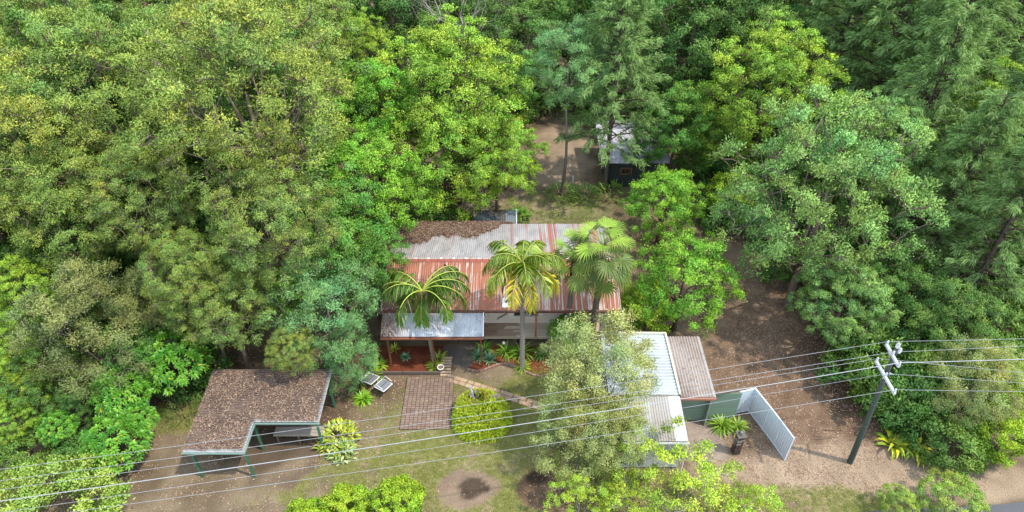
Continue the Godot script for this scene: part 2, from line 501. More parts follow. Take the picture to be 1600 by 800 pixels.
const TREES := [
	["gum", 0, -13.93, -33.15, 1.03, 1.18, "tallest olive gum behind the carport, its yellow-tipped crown touching the bright lime tree"],
	["gum", 1, -24.03, -36.98, 1.01, 1.00, "broad olive gum with knotted limbs beside the tallest gum, farther from the house"],
	["gum", 0, -25.34, -31.62, 0.76, 0.96, "olive gum with dark gaps and drooping lower clumps at the edge of the view"],
	["gum", 2, -19.60, -30.19, 0.54, 0.83, "lower olive gum with two reddish forked trunks showing through a gap"],
	["gum", 2, -12.15, -27.89, 0.59, 0.83, "olive gum leaning over the carport back corner with a pale dead branch"],
	["gum", 2, -33.02, -46.69, 0.78, 1.04, "yellowish gum crown at the far corner beside a small fresh green treetop"],
	["gum", 0, -27.05, -54.69, 0.75, 0.96, "dark olive gum at the far edge between two broader gum crowns"],
	["gum", 1, -19.51, -51.17, 0.67, 1.00, "far gum with thin yellowish crown peeping over the tallest gum"],
	["gum", 2, -14.88, -25.96, 0.49, 0.52, "grey-green gum sapling with drooping leaves over the carport roof"],
	["gum", 0, -11.22, -24.00, 0.23, 0.39, "small olive gum overhanging the rear roof sheets of the carport"],
	["gum", 1, -16.19, -26.24, 0.42, 0.65, "olive gum in the dark gap above the umbrella trees and carport"],
	["fresh", 0, -39.84, -53.22, 0.52, 1.39, "small fresh green treetop beside the yellowish gum at the far corner"],
	["mid", 1, -18.23, -55.13, 0.56, 1.53, "pale green glossy treetop at the far edge beyond the tallest gum"],
	["fresh", 0, -13.62, -56.31, 0.39, 1.25, "round fresh green treetop poking above the big lime tree"],
	["lime", 0, -4.40, -43.41, 0.98, 1.20, "biggest lime green tree behind the house, dense clumped crown"],
	["lime", 1, -1.10, -40.78, 0.59, 0.73, "lime green tree drooping over the leaf-littered clearing behind the house"],
	["lime", 0, -11.81, -50.57, 0.52, 1.20, "lime green tree with orange-tinged shoots between the gums and biggest lime tree"],
	["fresh", 1, -9.60, -42.50, 0.72, 1.18, "fresh green tree squeezed between tallest gum and biggest lime tree"],
	["fresh", 0, -8.64, -34.50, 0.77, 1.04, "mid green tree with dense leathery leaves at the rusty roof's far corner"],
	["mid", 1, -10.00, -30.39, 0.73, 0.97, "mid green tree with reddish bare limbs between gums and the rusty roof"],
	["mid", 0, -8.27, -30.87, 0.47, 0.69, "leafy green tree pressing against the house end near the palm"],
	["wattle", 0, -9.76, -26.29, 0.93, 1.14, "feathery blue-green wattle with pale curling twigs beside the awning"],
	["wattle", 0, -8.78, -25.08, 0.53, 0.59, "smaller low feathery wattle above the broken garden chair"],
	["haze", 0, -21.25, -24.64, 1.05, 1.39, "grey-olive tea tree with pale bare twigs among the glossy umbrella trees"],
	["haze", 1, -18.77, -27.04, 0.77, 1.39, "hazy grey tea tree between the pale twiggy tea tree and gum sapling"],
	["lime", 1, -25.57, -26.45, 0.37, 0.80, "yellow-green tree at the edge of view under dark gums"],
	["lime", 0, -25.38, -23.34, 0.28, 0.60, "bright yellow-green tree at the edge beside the pale twiggy tea tree"],
	["lime", 1, -24.62, -20.88, 0.23, 0.35, "low yellow-green bush beside the dark hollow below the tea tree"],
	["dark", 0, -25.11, -29.72, 0.60, 0.56, "dark leafy tree in deep shade below the broad gums"],
	["dark", 1, -19.34, -24.72, 0.44, 0.33, "dark shaded bush behind the glossy umbrella trees"],
	["dark", 0, -23.94, -22.55, 0.35, 0.33, "dark bush in the hollow between yellow-green bushes"],
	["umb", 0, -19.73, -22.55, 0.82, 1.15, "tallest glossy umbrella tree in the clump under the tea tree"],
	["umb", 1, -19.43, -20.26, 0.92, 0.73, "glossy umbrella tree with yellow leaves nearest the overhead wires"],
	["umb", 0, -22.33, -20.84, 0.53, 0.92, "small round umbrella tree beside the dark hollow"],
	["umb", 1, -17.85, -24.53, 1.04, 1.23, "glossy bright umbrella tree behind the carport's open side"],
	["umb", 0, -19.26, -26.26, 0.63, 1.38, "umbrella tree with lime new leaves half hidden under the gum sapling"],
	["umb", 1, -18.70, -21.38, 0.54, 0.85, "umbrella tree between the tallest one and the bare dirt"],
	["lime", 1, -4.82, -40.36, 0.78, 0.73, "lime green tree with drooping skirts nearest the leaf heap on the roof"],
	["mid", 1, -6.16, -40.13, 0.47, 0.31, "dark green low tree in shade beside the lime tree's drooping skirts"],
	["lime", 0, -24.96, -22.80, 0.32, 0.43, "bright yellow-green bush on the dark bank at the view's edge"],
	["dark", 1, -22.19, -22.13, 0.30, 0.22, "dark bush filling the hollow between the umbrella trees and tea tree"],
	["under", 0, -24.03, -20.25, 0.69, 0.87, "shaded bush in the hollow behind the big domed pale shrub"],
	["under", 1, -21.36, -19.97, 0.55, 0.62, "low shaded bush between the small umbrella tree and domed pale shrub"],
	["gum", 1, -23.69, -30.43, 0.64, 0.74, "lower olive gum with pale bent twigs at the edge above dark bushes"],
	["fresh", 0, -12.17, -28.57, 0.48, 0.76, "leafy green tree in the gap between gums and feathery wattle"],
	["dark", 0, -10.35, -58.22, 1.01, 1.06, "dark forest tree behind the round fresh green treetop"],
	["dark", 1, -5.45, -58.22, 0.89, 1.06, "dark forest tree behind the biggest lime tree's top"],
	["dark", 0, 0.00, -54.29, 0.80, 0.89, "dark leafy tree with twiggy crown beside the tall slender pine"],
	["mid", 1, -0.76, -50.86, 0.64, 0.90, "deep green tree in shade behind the biggest lime tree"],
	["dead", 0, -3.79, -53.96, 1.12, 2.00, "leafless dead tree with forked white branches at the forest edge"],
	["dead", 0, 37.36, -52.56, 0.82, 2.00, "leafless grey snag among the she-oaks at the far corner"],
	["wattle", 0, 3.88, -44.75, 0.94, 2.39, "tall slender airy tree with a bare straight trunk in the clearing"],
	["pine", 1, 7.28, -45.19, 0.96, 0.91, "broad feathery she-oak drooping over the small shed's pale roof"],
	["dark", 1, 14.63, -53.86, 1.06, 1.06, "dark forest tree directly behind the small dark shed"],
	["dark", 0, 18.91, -54.55, 0.90, 1.06, "leafy green forest tree directly behind the bright yellow-green tree"],
	["mid", 0, 12.28, -45.39, 0.63, 0.83, "glossy green tree shading the small dark shed's end"],
	["mid", 1, 10.44, -45.61, 0.36, 0.56, "little dark sapling in front of the small dark shed"],
	["lime", 0, 18.12, -44.42, 0.83, 1.20, "bright yellow-green tree between the small shed and the broad grey-green tree"],
	["lime", 1, 16.11, -44.80, 0.44, 0.67, "yellow-green lower tree beside the glossy tree by the small shed"],
	["big", 0, 17.64, -31.98, 0.91, 1.17, "broad grey-green tree with many domed clumps beside the dirt driveway"],
	["big", 1, 21.65, -36.07, 0.54, 1.29, "grey-green treetop with bare pale twigs rising behind the broad one"],
	["big", 1, 18.48, -27.91, 0.44, 0.60, "lowest grey-green domed tree spreading over the reddish driveway"],
	["shrub", 0, 16.28, -41.35, 1.34, 1.83, "dark bush in shade between small bright tree and broad grey-green tree"],
	["fresh", 0, 10.37, -38.55, 0.60, 0.47, "small fresh green tree standing alone behind the fan palms"],
	["fresh", 0, 9.94, -29.87, 0.63, 0.56, "light green bushy tree against the house end, over the shed roofs"],
	["shrub", 1, 7.96, -29.51, 1.09, 1.83, "low green shrub between the house end and the white shed roof"],
	["pine", 0, 28.26, -49.29, 1.07, 1.05, "tall she-oak behind the yellow-green tree's far side"],
	["pine", 1, 30.01, -45.20, 1.06, 1.05, "feathery she-oak with fanned pale sprays at the far corner"],
	["pine", 0, 26.40, -53.24, 1.00, 1.00, "shaded she-oak beyond the bright yellow-green tree"],
	["pine", 1, 35.25, -47.47, 0.98, 1.05, "she-oak beside the grey leafless snag"],
	["pine", 0, 25.81, -38.77, 0.81, 0.90, "hazy she-oak rising behind the grey-green treetop with bare twigs"],
	["lime", 1, 32.14, -41.05, 0.56, 1.20, "vine-covered yellow-green tree among the she-oaks"],
	["pine", 1, 26.45, -29.35, 0.78, 0.76, "she-oak drooping over the wires beside a leaning pale trunk"],
	["pine", 0, 25.94, -33.06, 0.69, 0.76, "thin she-oak behind the dead grey thicket"],
	["dead", 0, 25.26, -31.50, 0.64, 0.64, "dead grey thicket of bare twigs under the she-oaks"],
	["dark", 1, 21.67, -28.13, 0.55, 0.39, "dark green tree behind the power pole's crossarms"],
	["dark", 0, 23.56, -26.12, 0.53, 0.39, "dark green tree beneath the wires beside the pale olive tree"],
	["under", 0, 19.84, -25.82, 0.90, 1.12, "dark leafy bush beside the driveway behind the power pole"],
	["under", 1, 20.90, -23.29, 0.88, 1.00, "leafy bush directly behind the power pole's lower half"],
	["under", 0, 21.84, -20.77, 0.81, 0.75, "low tangled bush beside the yellow-leaved plants"],
	["under", 1, 22.68, -25.82, 0.85, 1.12, "shaded bush under the second crossarm's wires"],
	["wisp", 1, 23.15, -22.46, 0.66, 1.00, "pale olive fine-leaved tree standing under the wires"],
	["shrub", 1, 24.51, -20.79, 1.06, 1.42, "bright green bush at the road verge"],
	["shrub", 0, 26.43, -23.47, 1.08, 1.58, "leafy green bush behind the pale olive tree"],
	["under", 0, 26.21, -25.63, 0.92, 1.25, "dark bush behind the pale olive tree at the edge"],
	["vari", 0, -20.83, -16.26, 1.28, 0.89, "big domed pale-leaved shrub in front of the wires, brown twigs inside"],
	["shrub", 1, -5.29, -17.51, 0.80, 1.00, "round lime shrub on the lawn's front edge, larger of a pair"],
	["shrub", 0, -7.73, -17.24, 0.80, 0.75, "round lime shrub on the lawn's front edge, smaller of a pair"],
	["shrub", 1, -9.39, -16.72, 0.71, 0.75, "low lime shrub cut by the frame beside the paired round shrubs"],
	["sparse", 0, 7.37, -16.82, 0.95, 0.90, "thin yellow-green tree with pale crooked limbs in front of the grey shed roof"],
	["sparse", 1, 3.02, -16.77, 0.52, 0.67, "sparse yellow-green sapling beside the bare burnt patch"],
	["sparse", 1, 11.06, -16.81, 0.44, 0.47, "sparse lime sapling on the grassy verge before the dark pillar"],
	["sparse", 0, 5.39, -17.01, 0.44, 0.53, "wispy yellow-green sapling between the grey shed roof and the frame's bottom"],
	["wisp", 0, 4.25, -22.35, 0.93, 1.17, "fine-leaved olive tea tree in front of the house, over the white shed roof"],
	["wisp", 1, 3.24, -20.12, 0.71, 0.72, "smaller fine-leaved tea tree nearest the burnt patches on the lawn"],
	["wisp", 1, 5.00, -19.61, 0.56, 0.78, "tea tree covering the grey shed roof's outer edge"],
	["vari", 0, 20.41, -17.46, 0.57, 0.74, "yellow-flecked shrub with grey-green leaves at the road edge"],
	["vari", 0, 18.07, -17.53, 0.36, 0.53, "low sparse grey-green shrub on the verge before the power pole"],
]
const WOODLAND := [
	["dark", 0, -43.3, -46.8, 0.92, 0.94, "woodland dark forest tree, sixth nearest of these to the tallest olive gum"],
	["gum", 1, -34.3, -36.4, 1.18, 0.86, "woodland olive gum, third nearest of these to the tallest olive gum"],
	["dark", 0, 22.6, -59.1, 1.07, 0.94, "woodland dark forest tree, very nearest of these to the bright yellow-green tree"],
	["dark", 1, -54.2, -58.5, 1.09, 1.02, "woodland dark forest tree, ninth nearest of these to the tallest olive gum"],
	["gum", 1, -31.7, -66.3, 0.99, 1.07, "woodland olive gum, very nearest of these to the leafless white dead tree"],
	["dark", 1, -26.3, -67.9, 0.94, 0.89, "woodland dark forest tree, ninth nearest of these to the leafless white dead tree"],
	["dark", 1, 39.5, -71.0, 1.11, 0.99, "woodland dark forest tree, fifth nearest of these to the grey leafless snag"],
	["pine", 0, 42.2, -53.7, 1.04, 0.87, "woodland she-oak, very nearest of these to the grey leafless snag"],
	["mid", 1, 18.2, -66.5, 0.99, 1.07, "woodland leafy green forest tree, very nearest of these to the bright yellow-green tree"],
	["dark", 0, -34.9, -55.7, 0.94, 0.95, "woodland dark forest tree, fifth nearest of these to the tallest olive gum"],
	["dark", 1, -0.4, -77.7, 1.03, 1.07, "woodland dark forest tree, sixth nearest of these to the leafless white dead tree"],
	["dark", 1, 45.1, -72.6, 1.11, 1.02, "woodland dark forest tree, seventh nearest of these to the grey leafless snag"],
	["gum", 1, -60.5, -64.2, 0.95, 0.85, "woodland olive gum, sixth nearest of these to the tallest olive gum"],
	["pine", 0, 56.2, -59.5, 1.19, 0.96, "woodland she-oak, sixth nearest of these to the grey leafless snag"],
	["pine", 1, 56.0, -75.3, 1.02, 0.95, "woodland she-oak, seventh nearest of these to the grey leafless snag"],
	["gum", 0, -48.4, -52.9, 0.92, 0.99, "woodland olive gum, fourth nearest of these to the tallest olive gum"],
	["dark", 1, -15.3, -40.8, 1.19, 0.97, "woodland dark forest tree, very nearest of these to the tallest olive gum"],
	["mid", 0, 29.8, -69.0, 1.15, 0.98, "woodland leafy green forest tree, very nearest of these to the grey leafless snag"],
	["dark", 0, 32.0, -77.5, 1.19, 1.02, "woodland dark forest tree, eleventh nearest of these to the grey leafless snag"],
	["dark", 0, 34.6, -57.7, 1.09, 1.05, "woodland dark forest tree, very nearest of these to the grey leafless snag"],
	["dark", 1, -6.5, -79.7, 1.19, 0.87, "woodland dark forest tree, seventh nearest of these to the leafless white dead tree"],
	["dark", 1, 13.7, -81.2, 1.04, 1.05, "woodland dark forest tree, twelfth nearest of these to the leafless white dead tree"],
	["dark", 1, -2.7, -69.0, 1.03, 0.87, "woodland dark forest tree, second nearest of these to the leafless white dead tree"],
	["gum", 0, -58.6, -81.6, 1.17, 1.00, "woodland olive gum, fourth nearest of these to the leafless white dead tree"],
	["gum", 0, -42.7, -78.8, 0.94, 1.05, "woodland olive gum, third nearest of these to the leafless white dead tree"],
	["dark", 0, -49.3, -67.8, 1.03, 1.06, "woodland dark forest tree, tenth nearest of these to the tallest olive gum"],
	["dark", 1, -30.8, -41.0, 1.05, 0.91, "woodland dark forest tree, third nearest of these to the tallest olive gum"],
	["mid", 1, -18.1, -77.3, 1.10, 1.06, "woodland leafy green forest tree, sixth nearest of these to the leafless white dead tree"],
	["dark", 1, -47.1, -62.2, 1.00, 1.05, "woodland dark forest tree, eighth nearest of these to the tallest olive gum"],
	["pine", 1, 0.7, -61.9, 0.96, 0.96, "woodland she-oak, very nearest of these to the leafless white dead tree"],
	["dark", 0, 24.7, -79.0, 1.18, 1.06, "woodland dark forest tree, thirteenth nearest of these to the grey leafless snag"],
	["dark", 1, 35.2, -64.8, 1.18, 0.89, "woodland dark forest tree, third nearest of these to the grey leafless snag"],
	["dark", 1, 41.2, -81.5, 1.11, 0.93, "woodland dark forest tree, fourteenth nearest of these to the grey leafless snag"],
	["pine", 1, 34.6, -32.1, 1.13, 1.06, "woodland she-oak, second nearest of these to the broad grey-green tree"],
	["mid", 1, 55.3, -65.2, 0.94, 1.03, "woodland leafy green forest tree, third nearest of these to the grey leafless snag"],
	["dark", 0, -9.3, -65.8, 0.98, 1.01, "woodland dark forest tree, very nearest of these to the leafless white dead tree"],
	["dark", 1, -53.7, -74.5, 1.04, 1.10, "woodland dark forest tree, nineteenth nearest of these to the leafless white dead tree"],
	["pine", 0, 51.5, -51.7, 0.94, 1.08, "woodland she-oak, fourth nearest of these to the grey leafless snag"],
	["dark", 1, -29.5, -80.4, 0.96, 1.01, "woodland dark forest tree, sixteenth nearest of these to the leafless white dead tree"],
	["mid", 1, 5.7, -64.1, 1.19, 1.02, "woodland leafy green forest tree, very nearest of these to the leafless white dead tree"],
	["dark", 1, 25.6, -73.3, 1.02, 1.10, "woodland dark forest tree, eighth nearest of these to the grey leafless snag"],
	["dark", 0, -60.2, -73.5, 1.03, 0.87, "woodland dark forest tree, eleventh nearest of these to the tallest olive gum"],
	["dark", 1, -23.6, -80.2, 0.95, 0.95, "woodland dark forest tree, fourteenth nearest of these to the leafless white dead tree"],
	["mid", 1, 47.0, -67.2, 1.13, 0.89, "woodland leafy green forest tree, second nearest of these to the grey leafless snag"],
	["dark", 0, 48.7, -60.4, 0.93, 0.88, "woodland dark forest tree, fourth nearest of these to the grey leafless snag"],
	["dark", 0, 7.3, -73.5, 1.09, 0.97, "woodland dark forest tree, fifth nearest of these to the leafless white dead tree"],
	["gum", 1, -35.9, -79.2, 0.93, 1.09, "woodland olive gum, second nearest of these to the leafless white dead tree"],
	["pine", 0, 39.7, -36.9, 0.98, 1.03, "woodland she-oak, fifth nearest of these to the grey leafless snag"],
	["pine", 1, 42.2, -46.4, 1.00, 1.06, "woodland she-oak, second nearest of these to the grey leafless snag"],
	["mid", 0, -17.3, -60.6, 1.13, 0.92, "woodland leafy green forest tree, second nearest of these to the leafless white dead tree"],
	["mid", 1, -40.8, -58.6, 1.00, 0.91, "woodland leafy green forest tree, very nearest of these to the tallest olive gum"],
	["gum", 0, -16.3, -46.6, 0.96, 1.04, "woodland olive gum, second nearest of these to the tallest olive gum"],
	["dark", 1, 18.0, -77.8, 1.19, 0.98, "woodland dark forest tree, thirteenth nearest of these to the leafless white dead tree"],
	["mid", 1, -17.1, -67.3, 0.96, 1.03, "woodland leafy green forest tree, third nearest of these to the leafless white dead tree"],
	["dark", 1, -33.4, -72.6, 0.98, 0.88, "woodland dark forest tree, fifteenth nearest of these to the leafless white dead tree"],
	["dark", 0, 13.7, -62.4, 1.05, 1.09, "woodland dark forest tree, second nearest of these to the small dark shed"],
	["dark", 0, 61.7, -68.1, 1.00, 1.01, "woodland dark forest tree, fifteenth nearest of these to the grey leafless snag"],
	["dark", 1, 58.5, -81.4, 0.97, 0.97, "woodland dark forest tree, sixteenth nearest of these to the grey leafless snag"],
	["dark", 1, -27.4, -45.3, 1.01, 0.90, "woodland dark forest tree, second nearest of these to the tallest olive gum"],
	["dark", 1, 19.0, -72.0, 0.93, 1.07, "woodland dark forest tree, second nearest of these to the bright yellow-green tree"],
	["dark", 1, 40.7, -61.2, 1.18, 0.98, "woodland dark forest tree, second nearest of these to the grey leafless snag"],
	["dark", 1, -11.3, -72.6, 0.96, 0.87, "woodland dark forest tree, fourth nearest of these to the leafless white dead tree"],
	["dark", 1, -40.7, -38.4, 0.93, 1.04, "woodland dark forest tree, fourth nearest of these to the tallest olive gum"],
	["gum", 1, -21.8, -43.1, 0.98, 0.89, "woodland olive gum, very nearest of these to the tallest olive gum"],
	["gum", 1, -56.0, -68.7, 0.98, 1.03, "woodland olive gum, fifth nearest of these to the tallest olive gum"],
	["mid", 1, -37.5, -64.2, 0.96, 1.05, "woodland leafy green forest tree, eighth nearest of these to the leafless white dead tree"],
	["dark", 0, -48.7, -79.1, 0.96, 0.86, "woodland dark forest tree, eighteenth nearest of these to the leafless white dead tree"],
	["dark", 1, -40.9, -72.6, 1.06, 1.04, "woodland dark forest tree, seventeenth nearest of these to the leafless white dead tree"],
	["dark", 1, 38.1, -76.6, 1.11, 0.92, "woodland dark forest tree, tenth nearest of these to the grey leafless snag"],
	["dark", 1, 50.2, -76.9, 0.98, 0.86, "woodland dark forest tree, twelfth nearest of these to the grey leafless snag"],
	["dark", 1, 9.2, -59.2, 1.19, 0.95, "woodland dark forest tree, very nearest of these to the small dark shed"],
	["dark", 1, 23.8, -67.6, 1.14, 1.03, "woodland dark forest tree, sixth nearest of these to the grey leafless snag"],
	["mid", 0, -25.1, -60.2, 1.05, 1.06, "woodland leafy green forest tree, fourth nearest of these to the leafless white dead tree"],
	["dark", 1, 8.0, -79.0, 1.07, 1.08, "woodland dark forest tree, eighth nearest of these to the leafless white dead tree"],
	["dark", 0, -32.1, -60.5, 1.06, 1.02, "woodland dark forest tree, eleventh nearest of these to the leafless white dead tree"],
	["mid", 0, -12.4, -81.4, 1.16, 1.08, "woodland leafy green forest tree, seventh nearest of these to the leafless white dead tree"],
	["dark", 1, -25.6, -73.5, 1.16, 1.03, "woodland dark forest tree, tenth nearest of these to the leafless white dead tree"],
	["mid", 0, 61.8, -73.7, 1.02, 0.92, "woodland leafy green forest tree, fourth nearest of these to the grey leafless snag"],
	["pine", 1, 27.8, -62.8, 0.93, 0.98, "woodland she-oak, third nearest of these to the grey leafless snag"],
	["dark", 0, 51.2, -71.4, 1.12, 1.02, "woodland dark forest tree, ninth nearest of these to the grey leafless snag"],
	["mid", 0, 12.8, -72.6, 0.95, 0.95, "woodland leafy green forest tree, fifth nearest of these to the leafless white dead tree"],
	["dark", 1, -33.3, -30.0, 0.90, 1.00, "woodland dark forest tree, very nearest of these to the glossy umbrella trees"],
	["pine", 1, 30.9, -36.2, 1.14, 0.86, "woodland she-oak, very nearest of these to the broad grey-green tree"],
	["dark", 0, -49.3, -47.4, 1.05, 0.91, "woodland dark forest tree, seventh nearest of these to the tallest olive gum"],
	["dark", 0, -5.0, -74.4, 1.05, 0.90, "woodland dark forest tree, third nearest of these to the leafless white dead tree"],
]
